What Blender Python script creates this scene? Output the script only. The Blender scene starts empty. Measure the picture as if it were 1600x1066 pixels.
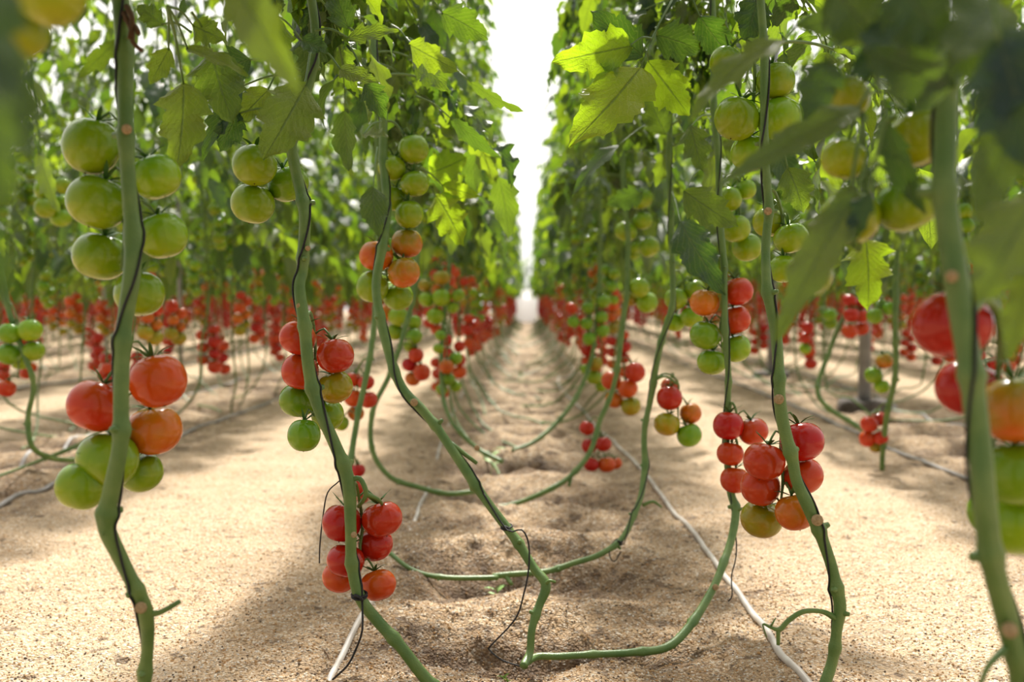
import bpy, math, random
import numpy as np
from mathutils import Vector, Matrix, Quaternion
sc = bpy.context.scene
COL = sc.collection
PI = math.pi
F = 1556.0
CH = 0.66
# ------------------------------------------------------------------ camera
yaw = math.atan(23/F); pitch = math.atan(65/F)
fw = Vector((-math.sin(yaw)*math.cos(pitch), math.cos(yaw)*math.cos(pitch), -math.sin(pitch)))
rt = Vector((math.cos(yaw), math.sin(yaw), 0)); up = rt.cross(fw)
CAM = Vector((0, 0, CH))
def P(px, py, d):
    return CAM + (fw + rt*((px-800)/F) + up*((533-py)/F))*d
def proj(v):
    r = Vector(v)-CAM; d = r.dot(fw)
    if d < .05: return (-9999, -9999, d)
    return (800+F*r.dot(rt)/d, 533-F*r.dot(up)/d, d)
def G(px, py):
    dr = fw + rt*((px-800)/F) + up*((533-py)/F)
    return CAM + dr*(-CH/dr.z)
cd = bpy.data.cameras.new('camera'); cam = bpy.data.objects.new('camera', cd); COL.objects.link(cam)
cam.location = CAM
cam.matrix_world = Matrix.Translation(CAM) @ Matrix((rt, up, -fw)).transposed().to_4x4()
cd.sensor_width = 36; cd.lens = F*36/1600; cd.clip_start = .02; cd.clip_end = 200
cd.dof.use_dof = True; cd.dof.focus_distance = 1.66; cd.dof.aperture_fstop = 3.0
sc.camera = cam

# ------------------------------------------------------------------ materials
def mat(name):
    m = bpy.data.materials.new(name); m.use_nodes = True
    nt = m.node_tree; nt.nodes.clear()
    out = nt.nodes.new('ShaderNodeOutputMaterial')
    return m, nt, out
def N(nt, typ, **kw):
    n = nt.nodes.new(typ)
    for k, v in kw.items():
        if k.startswith('i_'):
            n.inputs[int(k[2:]) if k[2:].isdigit() else k[2:].replace('_', ' ')].default_value = v
        else: setattr(n, k, v)
    return n
def ramp(nt, fac, stops):
    r = nt.nodes.new('ShaderNodeValToRGB')
    while len(r.color_ramp.elements) < len(stops): r.color_ramp.elements.new(.5)
    for e, (p, c) in zip(r.color_ramp.elements, stops):
        e.position = p; e.color = (*c, 1)
    nt.links.new(fac, r.inputs[0]); return r.outputs[0]
def math_n(nt, op, a, b=None, c=None):
    n = nt.nodes.new('ShaderNodeMath'); n.operation = op
    for i, v in enumerate((a, b, c)):
        if v is None: continue
        if isinstance(v, (int, float)): n.inputs[i].default_value = v
        else: nt.links.new(v, n.inputs[i])
    return n.outputs[0]
def mixc(nt, fac, a, b, typ='MIX'):
    n = nt.nodes.new('ShaderNodeMix'); n.data_type = 'RGBA'; n.blend_type = typ
    for i, v in ((0, fac), (6, a), (7, b)):
        if isinstance(v, (int, float)): n.inputs[i].default_value = v
        elif isinstance(v, tuple): n.inputs[i].default_value = (*v, 1)
        else: nt.links.new(v, n.inputs[i])
    return n.outputs[2]

def leaf_material(name, c_dark, c_light, t_a, t_b, detail=True, thin=.36):
    m, nt, out = mat(name)
    oi = N(nt, 'ShaderNodeObjectInfo'); geo = N(nt, 'ShaderNodeNewGeometry')
    uv = N(nt, 'ShaderNodeUVMap'); tc = N(nt, 'ShaderNodeTexCoord')
    rnd = math_n(nt, 'FRACT', math_n(nt, 'ADD', oi.outputs['Random'], geo.outputs['Random Per Island']))
    base = mixc(nt, rnd, c_dark, c_light)
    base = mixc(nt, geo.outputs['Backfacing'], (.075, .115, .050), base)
    trans = mixc(nt, math_n(nt, 'POWER', rnd, 1.7), t_a, t_b)
    bs = N(nt, 'ShaderNodeBsdfPrincipled'); tr = N(nt, 'ShaderNodeBsdfTranslucent')
    if detail:
        sp = N(nt, 'ShaderNodeSeparateXYZ'); nt.links.new(uv.outputs[0], sp.inputs[0])
        av = math_n(nt, 'ABSOLUTE', math_n(nt, 'SUBTRACT', sp.outputs[1], .5))      # 0 at the midrib
        ph = math_n(nt, 'SUBTRACT', math_n(nt, 'MULTIPLY', sp.outputs[0], 8.0), math_n(nt, 'MULTIPLY', av, 6.0))
        pp = math_n(nt, 'PINGPONG', ph, .5)
        side = N(nt, 'ShaderNodeMapRange'); nt.links.new(pp, side.inputs[0]); side.inputs[1].default_value = 0; side.inputs[2].default_value = .09
        side.inputs[3].default_value = 1; side.inputs[4].default_value = 0
        mid = N(nt, 'ShaderNodeMapRange'); nt.links.new(av, mid.inputs[0]); mid.inputs[1].default_value = .008; mid.inputs[2].default_value = .03
        mid.inputs[3].default_value = 1; mid.inputs[4].default_value = 0
        vein = math_n(nt, 'MAXIMUM', math_n(nt, 'MULTIPLY', side.outputs[0], .55), mid.outputs[0])
        nz = N(nt, 'ShaderNodeTexNoise'); nt.links.new(tc.outputs['Object'], nz.inputs['Vector']); nz.inputs['Scale'].default_value = 60
        vo = N(nt, 'ShaderNodeTexVoronoi', feature='DISTANCE_TO_EDGE'); nt.links.new(tc.outputs['Object'], vo.inputs['Vector']); vo.inputs['Scale'].default_value = 110
        net = math_n(nt, 'SUBTRACT', 1.0, math_n(nt, 'MINIMUM', math_n(nt, 'MULTIPLY', vo.outputs[0], 9.0), 1.0))
        hgt = math_n(nt, 'SUBTRACT', math_n(nt, 'MULTIPLY', pp, .5), math_n(nt, 'ADD', math_n(nt, 'MULTIPLY', mid.outputs[0], .7), math_n(nt, 'MULTIPLY', net, .25)))
        bp = N(nt, 'ShaderNodeBump'); bp.inputs['Strength'].default_value = .6; bp.inputs['Distance'].default_value = .003
        nt.links.new(hgt, bp.inputs['Height']); nt.links.new(bp.outputs[0], bs.inputs['Normal']); nt.links.new(bp.outputs[0], tr.inputs['Normal'])
        base = mixc(nt, math_n(nt, 'MULTIPLY', vein, .32), base, (.20, .27, .12))
        trans = mixc(nt, math_n(nt, 'MULTIPLY', mid.outputs[0], .75), trans, (.10, .17, .015))
        trans = mixc(nt, math_n(nt, 'MULTIPLY', side.outputs[0], .30), trans, (.62, .72, .10))
        trans = mixc(nt, math_n(nt, 'MULTIPLY', nz.outputs[0], .35), trans, (.22, .38, .02))
    nt.links.new(base, bs.inputs['Base Color']); nt.links.new(trans, tr.inputs[0])
    bs.inputs['Roughness'].default_value = .38; bs.inputs['Specular IOR Level'].default_value = .5
    mx = N(nt, 'ShaderNodeMixShader'); mx.inputs[0].default_value = thin
    nt.links.new(bs.outputs[0], mx.inputs[1]); nt.links.new(tr.outputs[0], mx.inputs[2]); nt.links.new(mx.outputs[0], out.inputs[0])
    return m
M = {}
LC = ((.016, .046, .038), (.032, .072, .044), (.09, .22, .006), (.52, .72, .012))
M['leaf'] = leaf_material('tomato leaf', *LC)
M['leaf_backlit'] = leaf_material('backlit tomato leaf', (.03, .08, .03), (.04, .10, .03), (.40, .62, .01), (.56, .78, .012), thin=.6)  # brighter copy of the leaf, backlight put into its colours
M['leaf_far'] = leaf_material('distant tomato leaf', *LC, detail=False)

def simple(name, col, rough=.6, spec=.4, col2=None, scale=30, bump=0, bscale=200, metal=0):
    m, nt, out = mat(name); bs = N(nt, 'ShaderNodeBsdfPrincipled')
    bs.inputs['Roughness'].default_value = rough; bs.inputs['Specular IOR Level'].default_value = spec; bs.inputs['Metallic'].default_value = metal
    tc = N(nt, 'ShaderNodeTexCoord')
    if col2:
        nz = N(nt, 'ShaderNodeTexNoise'); nz.inputs['Scale'].default_value = scale; nz.inputs['Detail'].default_value = 4
        nt.links.new(tc.outputs['Object'], nz.inputs['Vector'])
        c = ramp(nt, nz.outputs[0], [(.35, col), (.65, col2)])
        nt.links.new(c, bs.inputs['Base Color'])
    else: bs.inputs['Base Color'].default_value = (*col, 1)
    if bump:
        n2 = N(nt, 'ShaderNodeTexNoise'); n2.inputs['Scale'].default_value = bscale; nt.links.new(tc.outputs['Object'], n2.inputs['Vector'])
        bp = N(nt, 'ShaderNodeBump'); bp.inputs['Strength'].default_value = bump; bp.inputs['Distance'].default_value = .002
        nt.links.new(n2.outputs[0], bp.inputs['Height']); nt.links.new(bp.outputs[0], bs.inputs['Normal'])
    nt.links.new(bs.outputs[0], out.inputs[0]); return m
M['stem'] = simple('green stem', (.080, .165, .032), .42, .5, (.135, .22, .05), 26, .35, 420)
M['stem_far'] = simple('distant stem', (.09, .15, .035), .6, .3)
M['calyx'] = simple('calyx green', (.05, .13, .03), .6, .3, (.08, .18, .04), 90)
M['scar'] = simple('cut scar', (.30, .20, .10), .8, .2, (.42, .31, .17), 300)
M['brown'] = simple('dry brown tip', (.10, .05, .02), .8, .2)
M['twine'] = simple('black twine', (.012, .012, .013), .6, .3, (.03, .03, .032), 500, .5, 900)
M['hose'] = simple('weathered white hose', (.62, .58, .53), .45, .5, (.40, .36, .32), 14, .2, 60)
M['hose_grey'] = simple('grey hose', (.36, .34, .33), .5, .4, (.26, .24, .23), 9)
M['steel'] = simple('galvanised steel', (.36, .37, .38), .45, .5, (.26, .27, .28), 12, metal=.3)
M['concrete'] = simple('dark concrete', (.09, .08, .07), .9, .2, (.15, .13, .12), 20, .5, 60)
M['seedling'] = simple('seedling green', (.16, .33, .04), .5, .3)
def fruit_mat(name, top, mid_, low, rough=.18, var=.12):
    m, nt, out = mat(name); bs = N(nt, 'ShaderNodeBsdfPrincipled')
    uv = N(nt, 'ShaderNodeUVMap'); sp = N(nt, 'ShaderNodeSeparateXYZ'); nt.links.new(uv.outputs[0], sp.inputs[0])
    tc = N(nt, 'ShaderNodeTexCoord'); oi = N(nt, 'ShaderNodeObjectInfo')
    nz = N(nt, 'ShaderNodeTexNoise'); nz.inputs['Scale'].default_value = 1.3; nz.noise_dimensions = '4D'
    nt.links.new(tc.outputs['Object'], nz.inputs['Vector']); nt.links.new(math_n(nt, 'MULTIPLY', oi.outputs['Random'], 30.), nz.inputs['W'])
    t = math_n(nt, 'ADD', sp.outputs[1], math_n(nt, 'MULTIPLY', math_n(nt, 'SUBTRACT', nz.outputs[0], .5), 1.1))
    c = ramp(nt, t, [(.12, top), (.5, mid_), (.9, low)])
    hs = N(nt, 'ShaderNodeHueSaturation'); nt.links.new(c, hs.inputs['Color'])
    nt.links.new(math_n(nt, 'ADD', .498, math_n(nt, 'MULTIPLY', oi.outputs['Random'], .014)), hs.inputs['Hue'])
    nt.links.new(math_n(nt, 'ADD', 1-var, math_n(nt, 'MULTIPLY', oi.outputs['Random'], 2*var)), hs.inputs['Value'])
    # tiny pale lenticels
    vo = N(nt, 'ShaderNodeTexVoronoi'); vo.inputs['Scale'].default_value = 9; nt.links.new(tc.outputs['Object'], vo.inputs['Vector'])
    dot = math_n(nt, 'LESS_THAN', vo.outputs['Distance'], .075)
    cc = mixc(nt, math_n(nt, 'MULTIPLY', dot, .28), hs.outputs[0], (.75, .6, .3))
    nt.links.new(cc, bs.inputs['Base Color'])
    bs.inputs['Roughness'].default_value = rough; bs.inputs['Specular IOR Level'].default_value = .38
    bs.inputs['Subsurface Weight'].default_value = .0
    nt.links.new(bs.outputs[0], out.inputs[0]); return m
FR = {
 'R': fruit_mat('ripe red tomato', (.43, .020, .005), (.48, .015, .006), (.46, .012, .005)),
 'V': fruit_mat('vermilion tomato', (.50, .075, .007), (.54, .044, .006), (.52, .024, .005)),
 'O': fruit_mat('orange tomato', (.42, .15, .008), (.54, .12, .008), (.56, .075, .008)),
 'T': fruit_mat('turning tomato', (.20, .20, .012), (.40, .17, .014), (.54, .09, .012)),
 'L': fruit_mat('olive tomato', (.22, .24, .008), (.30, .24, .008), (.38, .19, .008)),
 'G': fruit_mat('green tomato', (.15, .30, .010), (.23, .36, .008), (.30, .38, .010)),
 'Y': fruit_mat('yellow green tomato', (.20, .30, .008), (.28, .34, .008), (.35, .35, .008)),
 'D': fruit_mat('deep green tomato', (.11, .26, .010), (.17, .32, .009), (.23, .35, .010)),
}
# sand
def sand_material():
    m, nt, out = mat('coarse sand'); bs = N(nt, 'ShaderNodeBsdfPrincipled'); tc = N(nt, 'ShaderNodeTexCoord')
    L = nt.links
    v = tc.outputs['Object']
    sp = N(nt, 'ShaderNodeSeparateXYZ'); L.new(v, sp.inputs[0])
    # distance from the centre line of the nearest bed (beds lie two metres apart)
    bed = math_n(nt, 'PINGPONG', sp.outputs[0], 1.0)
    n1 = N(nt, 'ShaderNodeTexNoise'); n1.inputs['Scale'].default_value = 2.2; n1.inputs['Detail'].default_value = 6; L.new(v, n1.inputs['Vector'])
    n2 = N(nt, 'ShaderNodeTexNoise'); n2.inputs['Scale'].default_value = 14; n2.inputs['Detail'].default_value = 5; L.new(v, n2.inputs['Vector'])
    n3 = N(nt, 'ShaderNodeTexNoise'); n3.inputs['Scale'].default_value = 55; n3.inputs['Detail'].default_value = 3; L.new(v, n3.inputs['Vector'])
    vo = N(nt, 'ShaderNodeTexVoronoi'); vo.inputs['Scale'].default_value = 235; L.new(v, vo.inputs['Vector'])
    vb = N(nt, 'ShaderNodeTexVoronoi'); vb.inputs['Scale'].default_value = 120; L.new(v, vb.inputs['Vector'])
    fine = ramp(nt, n1.outputs[0], [(.30, (.44, .315, .20)), (.70, (.60, .46, .32))])
    damp = ramp(nt, n2.outputs[0], [(.36, (.17, .11, .065)), (.62, (.42, .30, .19))])
    isbed = N(nt, 'ShaderNodeMapRange'); isbed.inputs[1].default_value = .62; isbed.inputs[2].default_value = .30; isbed.inputs[3].default_value = 0; isbed.inputs[4].default_value = .85
    L.new(math_n(nt, 'ADD', bed, math_n(nt, 'MULTIPLY', math_n(nt, 'SUBTRACT', n1.outputs[0], .5), .7)), isbed.inputs[0])
    base = mixc(nt, isbed.outputs[0], fine, damp)
    n4 = N(nt, 'ShaderNodeTexNoise'); n4.inputs['Scale'].default_value = 5.5; n4.inputs['Detail'].default_value = 7; n4.inputs['Roughness'].default_value = .65; L.new(v, n4.inputs['Vector'])
    damp_shade = N(nt, 'ShaderNodeMapRange'); L.new(n4.outputs[0], damp_shade.inputs[0]); damp_shade.inputs[1].default_value = .52; damp_shade.inputs[2].default_value = .62; damp_shade.inputs[3].default_value = 0; damp_shade.inputs[4].default_value = .75
    base = mixc(nt, math_n(nt, 'MULTIPLY', damp_shade.outputs[0], isbed.outputs[0]), base, (.10, .06, .035))  # damp patches, deepened to paint in shade on the bed
    # shade of the planting holes, painted into the sand colour
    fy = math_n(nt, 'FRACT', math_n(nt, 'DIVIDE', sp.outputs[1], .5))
    hole_shade = math_n(nt, 'MULTIPLY', math_n(nt, 'MAXIMUM', 0.0, math_n(nt, 'SUBTRACT', 1.0, math_n(nt, 'MULTIPLY', math_n(nt, 'ABSOLUTE', math_n(nt, 'SUBTRACT', fy, .68)), 3.2))), math_n(nt, 'MAXIMUM', 0.0, math_n(nt, 'SUBTRACT', 1.0, math_n(nt, 'MULTIPLY', bed, 2.6))))
    hole_shade_fac = math_n(nt, 'MULTIPLY', math_n(nt, 'MAXIMUM', hole_shade, 0.0), math_n(nt, 'MULTIPLY', n2.outputs[0], 4.0)); hole_shade_fac.node.use_clamp = True
    base = mixc(nt, math_n(nt, 'MULTIPLY', hole_shade_fac, .8), base, (.10, .058, .034))
    # single grains
    wn = N(nt, 'ShaderNodeTexWhiteNoise'); L.new(vo.outputs['Color'], wn.inputs['Vector'])
    gr = ramp(nt, wn.outputs['Value'], [(0, (.10, .07, .045)), (.10, (.36, .22, .11)), (.45, (.60, .42, .24)), (.72, (.50, .30, .13)), (.86, (.80, .70, .55)), (1, (.92, .86, .76))])
    grmul = N(nt, 'ShaderNodeMapRange'); L.new(n3.outputs[0], grmul.inputs[0]); grmul.inputs[1].default_value = .3; grmul.inputs[2].default_value = .6; grmul.inputs[3].default_value = .15; grmul.inputs[4].default_value = .6
    col = mixc(nt, grmul.outputs[0], base, gr)
    # specks of dark organic crumbs
    sk = math_n(nt, 'GREATER_THAN', n3.outputs[0], .66)
    col = mixc(nt, math_n(nt, 'MULTIPLY', sk, .55), col, (.10, .065, .04))
    n5 = N(nt, 'ShaderNodeTexNoise'); n5.inputs['Scale'].default_value = 24; n5.inputs['Detail'].default_value = 4; L.new(v, n5.inputs['Vector'])
    cl = N(nt, 'ShaderNodeMapRange'); L.new(math_n(nt, 'ADD', n5.outputs[0], math_n(nt, 'MULTIPLY', isbed.outputs[0], .06)), cl.inputs[0]); cl.inputs[1].default_value = .63; cl.inputs[2].default_value = .69; cl.inputs[3].default_value = 0; cl.inputs[4].default_value = .7
    col = mixc(nt, cl.outputs[0], col, (.085, .052, .032))
    col = mixc(nt, math_n(nt, 'MULTIPLY', hole_shade_fac, .72), col, (.075, .042, .024))  # painted hollow shade again, over the grains
    col = mixc(nt, math_n(nt, 'MULTIPLY', math_n(nt, 'MULTIPLY', damp_shade.outputs[0], isbed.outputs[0]), .55), col, (.10, .062, .038))
    L.new(col, bs.inputs['Base Color'])
    h = math_n(nt, 'ADD', math_n(nt, 'MULTIPLY', vo.outputs['Distance'], -.5), math_n(nt, 'ADD', math_n(nt, 'MULTIPLY', vb.outputs['Distance'], -.5), math_n(nt, 'MULTIPLY', n3.outputs[0], 1.2)))
    bp = N(nt, 'ShaderNodeBump'); bp.inputs['Strength'].default_value = 1.0; bp.inputs['Distance'].default_value = .009; L.new(h, bp.inputs['Height'])
    L.new(bp.outputs[0], bs.inputs['Normal'])
    bs.inputs['Roughness'].default_value = .85; bs.inputs['Specular IOR Level'].default_value = .25
    L.new(bs.outputs[0], out.inputs[0]); return m
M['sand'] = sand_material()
def film():
    m, nt, out = mat('white plastic film'); d = N(nt, 'ShaderNodeBsdfDiffuse'); t = N(nt, 'ShaderNodeBsdfTranslucent')
    d.inputs[0].default_value = (.9, .9, .92, 1); t.inputs[0].default_value = (.97, .97, 1, 1)
    x = N(nt, 'ShaderNodeMixShader'); x.inputs[0].default_value = .8
    nt.links.new(d.outputs[0], x.inputs[1]); nt.links.new(t.outputs[0], x.inputs[2]); nt.links.new(x.outputs[0], out.inputs[0]); return m
M['film'] = film()

# ------------------------------------------------------------------ mesh builder (quads only)
class MB:
    def __init__(s): s.v = []; s.q = []; s.u = []; s.m = []; s.n = 0
    def add(s, v, q, u=None, m=0):
        v = np.asarray(v, dtype=np.float64).reshape(-1, 3); q = np.asarray(q, dtype=np.int64).reshape(-1, 4)
        s.v.append(v); s.q.append(q+s.n); s.n += len(v)
        s.u.append(np.zeros((len(v), 2)) if u is None else np.asarray(u, dtype=np.float64))
        s.m.append(np.full(len(q), m) if np.isscalar(m) else np.asarray(m))
    def addmb(s, o, mtx=None):
        v, q, u, m = o.arr()
        if mtx is not None:
            a = np.array(mtx); v = v @ a[:3, :3].T + a[:3, 3]
        s.add(v, q, u, m)
    def arr(s):
        return np.concatenate(s.v), np.concatenate(s.q), np.concatenate(s.u), np.concatenate(s.m)
    def mesh(s, name, mats):
        v, q, u, m = s.arr()
        me = bpy.data.meshes.new(name)
        me.vertices.add(len(v)); me.vertices.foreach_set('co', v.astype(np.float32).ravel())
        me.loops.add(len(q)*4); me.loops.foreach_set('vertex_index', q.astype(np.int32).ravel())
        me.polygons.add(len(q)); me.polygons.foreach_set('loop_start', np.arange(0, len(q)*4, 4, dtype=np.int32))
        me.polygons.foreach_set('material_index', m.astype(np.int32))
        me.polygons.foreach_set('use_smooth', np.ones(len(q), dtype=bool))
        ul = me.uv_layers.new(name='UVMap'); ul.data.foreach_set('uv', u[q.ravel()].astype(np.float32).ravel())
        for x in mats: me.materials.append(x)
        me.update(calc_edges=True); return me
    def build(s, name, mats, parent=None, offset=None):
        if offset is not None: s.v = [x-np.array(offset) for x in s.v]
        return link(name, s.mesh(name, mats), parent)
def link(name, me, parent=None):
    o = bpy.data.objects.new(name, me); COL.objects.link(o)
    if parent: o.parent = parent
    return o
def tag(o, label=None, cat=None, group=None, kind=None):
    if label: o['label'] = label
    if cat: o['category'] = cat
    if group: o['group'] = group
    if kind: o['kind'] = kind
    return o
def empty(name, loc, rz=0):
    o = bpy.data.objects.new(name, None); COL.objects.link(o); o.location = loc; o.rotation_euler.z = rz; o.empty_display_size = .1
    return o
def copy_tree(o, parent=None):
    c = o.copy(); COL.objects.link(c); c.parent = parent
    for ch in KIDS.get(o.name, ()): copy_tree(ch, c)
    return c
KIDS = {}
def grid_quads(nu, nv, off=0):
    i = np.arange(nu-1)[:, None]*nv+np.arange(nv-1)[None, :]
    i = i.ravel()
    return np.stack([i, i+1, i+nv+1, i+nv], 1)+off
def spline(pts, rad, sub):
    """Catmull-Rom through pts; returns dense points and radii"""
    p = np.array([tuple(x) for x in pts], float); r = np.array(rad, float)
    a = np.vstack([2*p[0]-p[1], p, 2*p[-1]-p[-2]]); ra = np.concatenate([[r[0]], r, [r[-1]]])
    out = []; ro = []
    for i in range(1, len(a)-2):
        for t in np.arange(sub)/sub:
            t2 = t*t; t3 = t2*t
            w = (-.5*t3+t2-.5*t, 1.5*t3-2.5*t2+1, -1.5*t3+2*t2+.5*t, .5*t3-.5*t2)
            out.append(sum(w[k]*a[i-1+k] for k in range(4))); ro.append(sum(w[k]*ra[i-1+k] for k in range(4)))
    out.append(a[-2]); ro.append(ra[-2])
    return np.array(out), np.maximum(np.array(ro), 1e-4)
def frames(p):
    t = np.gradient(p, axis=0); t /= np.linalg.norm(t, axis=1)[:, None]+1e-12
    ref = np.array([0, 1, 0.]) if abs(t[0][1]) < .9 else np.array([1, 0, 0.])
    n = []; cur = ref-t[0]*ref.dot(t[0]); cur /= np.linalg.norm(cur)
    for k in range(len(p)):
        cur = cur-t[k]*cur.dot(t[k]); cur = cur/(np.linalg.norm(cur)+1e-12); n.append(cur)
    n = np.array(n); return t, n, np.cross(t, n)
def tube(mb, pts, rad, seg=8, sub=4, m=0, dense=False, jag=None):
    if dense: p, r = np.asarray(pts), np.asarray(rad)
    else: p, r = spline(pts, rad, sub)
    t, n, b = frames(p)
    p = np.vstack([p[:1]-t[:1]*r[0]*.3, p, p[-1:]+t[-1:]*r[-1]*.3]); r = np.concatenate([[r[0]*.05], r, [r[-1]*.05]])
    n = np.vstack([n[:1], n, n[-1:]]); b = np.vstack([b[:1], b, b[-1:]])
    a = np.linspace(0, 2*PI, seg+1)[:-1]; a = np.append(a, a[0])
    ring = np.cos(a)[None, :, None]*n[:, None, :]+np.sin(a)[None, :, None]*b[:, None, :]
    rr = r[:, None, None]
    if jag is not None: rr = rr*(1+jag*np.cos(3*a+.6)[None, :, None])
    v = p[:, None, :]+ring*rr
    mb.add(v.reshape(-1, 3), grid_quads(len(p), seg+1), None, m)
    return p[1:-1], r[1:-1]

# ------------------------------------------------------------------ leaves
def leaflet(L, W, rng, nu=14, nv=7, bend=.8, fold=.25, wave=.06, lobes=3, deep=.35):
    """blade along +X from the origin, drooping to -Z, midrib at v = 0"""
    t = np.linspace(0, 1, nu)
    prof = np.sin(PI*np.clip(t, 0, 1)**.72)**.85*(1-.25*t)
    ph = rng.random()*.3
    saw = ((t*lobes*1.0+ph) % 1.0)
    lob = 1-deep*(1-saw)*np.clip(1.2-abs(t-.45)*1.2, 0, 1)
    if nu > 9: lob = lob*(1-.10*((t*lobes*3.3+ph) % 1.0 < .5))
    w = W/2*prof*lob; w[0] = W*.02; w[-1] = W*.012
    ang = bend*t**1.1+rng.uniform(-.15, .15)
    ds = L/(nu-1)
    x = np.concatenate([[0], np.cumsum(np.cos(ang[:-1])*ds)]); z = -np.concatenate([[0], np.cumsum(np.sin(ang[:-1])*ds)])
    s = np.linspace(-1, 1, nv)
    X = x[:, None]+w[:, None]*abs(s)[None, :]*.28*(t[:, None] < .95); Y = w[:, None]*s[None, :]*math.cos(fold)
    Z = z[:, None]+w[:, None]*abs(s)[None, :]*math.sin(fold)
    k = rng.uniform(2.2, 3.6); p0 = rng.uniform(0, 6)
    Z = Z+wave*W*np.sin(k*2*PI*t[:, None]+p0+1.2*s[None, :])*abs(s)[None, :]**1.5
    Y = Y+.12*L*rng.uniform(-1, 1)*(t[:, None]**2)
    v = np.stack([X, Y, Z], -1).reshape(-1, 3)
    u = np.stack([np.repeat(t[:, None], nv, 1), np.repeat((s*.5+.5)[None, :], nu, 0)], -1).reshape(-1, 2)
    return v, grid_quads(nu, nv), u
def basis(dirv, nrm):
    x = Vector(dirv).normalized(); z = Vector(nrm); z = (z-x*z.dot(x))
    if z.length < 1e-4: z = Vector((0, 0, 1)) if abs(x.z) < .9 else Vector((1, 0, 0)); z = z-x*z.dot(x)
    z.normalize(); y = z.cross(x)
    return Matrix((x, y, z)).transposed()
RES = {'hi': (16, 9, 6), 'mid': (9, 5, 5), 'lo': (5, 3, 3), 'far': (3, 3, 3)}
def compound_leaf(rng, length=.42, res='hi', scale=1.0):
    """tomato leaf: arching stalk along +X with pairs of drooping lobed leaflets"""
    nu, nv, seg = RES[res]; mb = MB()
    n = 7; rise = rng.uniform(.05, .5); drop = rng.uniform(1.2, 2.1)
    p = [Vector((0, 0, 0))]; a = rise; side = rng.uniform(-.35, .35)
    for k in range(n):
        a -= drop/n; p.append(p[-1]+Vector((math.cos(a), math.sin(side*k/n), math.sin(a)))*length/n)
    r = [.0032*(1-.7*k/n)*scale for k in range(n+1)]
    pts, _ = tube(mb, p, r, seg, 1 if res != 'hi' else 3, 1)
    def at(t):
        f = t*(len(pts)-1); i = min(int(f), len(pts)-2); return Vector(pts[i]).lerp(Vector(pts[i+1]), f-i), Vector(pts[i+1]-pts[i]).normalized()
    spots = [(.28, .55), (.40, .22), (.52, .9), (.63, .25), (.76, 1.0), (.86, .3)] if res in ('hi', 'mid') else [(.35, .7), (.55, .95), (.78, 1.05)]
    if res == 'far': spots = [(.4, 1.2), (.75, 1.3)]
    for t, s in spots:
        for sg in (-1, 1):
            o, d = at(min(1, t+rng.uniform(-.03, .03)))
            sd = Vector((-d.y, d.x, 0)).normalized()*sg
            dr = (d*rng.uniform(.25, .7)+sd*rng.uniform(.6, 1)+Vector((0, 0, -rng.uniform(.1, .8)))).normalized()
            nr = Vector((0, 0, 1))+sd*rng.uniform(-.3, .6)+Vector((rng.uniform(-.4, .4), rng.uniform(-.4, .4), 0))
            L = .132*s*scale*rng.uniform(.8, 1.15); W = L*rng.uniform(.58, .8)
            st = o+dr*.018*s
            if res == 'hi': tube(mb, [o, st], [.0012, .001], 4, 1, 1)
            v, q, u = leaflet(L, W, rng, nu, nv, rng.uniform(.3, 1.3), rng.uniform(.05, .5), rng.uniform(.03, .11), lobes=3 if s > .5 else 1.5)
            B = np.array(basis(dr, nr)); mb.add(v @ B.T+np.array(st), q, u, 0)
    o, d = at(1)
    v, q, u = leaflet(.15*scale, .095*scale, rng, nu, nv, rng.uniform(.2, .8), rng.uniform(.05, .35), .07)
    B = np.array(basis(d, Vector((rng.uniform(-.3, .3), rng.uniform(-.3, .3), 1)))); mb.add(v @ B.T+np.array(o), q, u, 0)
    return mb
rngL = random.Random(5)
LEAF = {}
LMB = {}
for res, cnt in (('hi', 8), ('mid', 8), ('lo', 6), ('far', 5)):
    LMB[res] = [compound_leaf(rngL, rngL.uniform(.34, .46), res, rngL.uniform(.95, 1.2)*(1.15 if res in ('lo', 'far') else 1)) for _ in range(cnt)]
    if res in ('hi', 'mid'):
        LEAF[res] = [x.mesh('leaf', [M['leaf'], M['stem']]) for x in LMB[res]]

# ------------------------------------------------------------------ tomatoes
def tomato_mb(seed, nu=28, nv=16):
    rng = random.Random(seed); k = rng.choice((5, 6, 7)); mb = MB()
    th = np.linspace(.02, PI-.02, nv); ph = np.linspace(0, 2*PI, nu+1)
    rib = rng.uniform(.012, .035); sq = rng.uniform(.89, .97); off = rng.uniform(0, 6)
    T, H = np.meshgrid(th, ph, indexing='ij')
    sh = np.exp(-((T-.55)/.55)**2)
    R = 1+rib*np.cos(k*H+off)*sh+.02*np.cos(2*H+off)
    r = np.sin(T)**.93*R
    z = sq*np.cos(T)-.15*np.exp(-(T/.40)**2)+.03*np.exp(-((PI-T)/.3)**2)
    v = np.stack([r*np.cos(H), r*np.sin(H), z], -1).reshape(-1, 3)
    u = np.stack([H/(2*PI), T/PI], -1).reshape(-1, 2)
    mb.add(v, grid_quads(nv, nu+1)[:, ::-1], u, 0)
    # dry blossom scar at the bottom
    zb = -sq+.02
    tube(mb, [(0, 0, zb), (.01, .01, zb-.035)], [.035, .018], 5, 1, 1)
    return mb, float(z[0][0]), sq
TOM = {}; TTOP = {}
for c in FR:
    TOM[c] = []
    for s in range(4):
        mb, zt, sq = tomato_mb(s+10); TOM[c].append(mb.mesh('tomato', [FR[c], M['brown']])); TTOP[s] = zt
TOML = {}
for c in FR:
    mb, zt, sq = tomato_mb(3, 12, 8); TOML[c] = mb.mesh('tomato', [FR[c], M['brown']])
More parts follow.
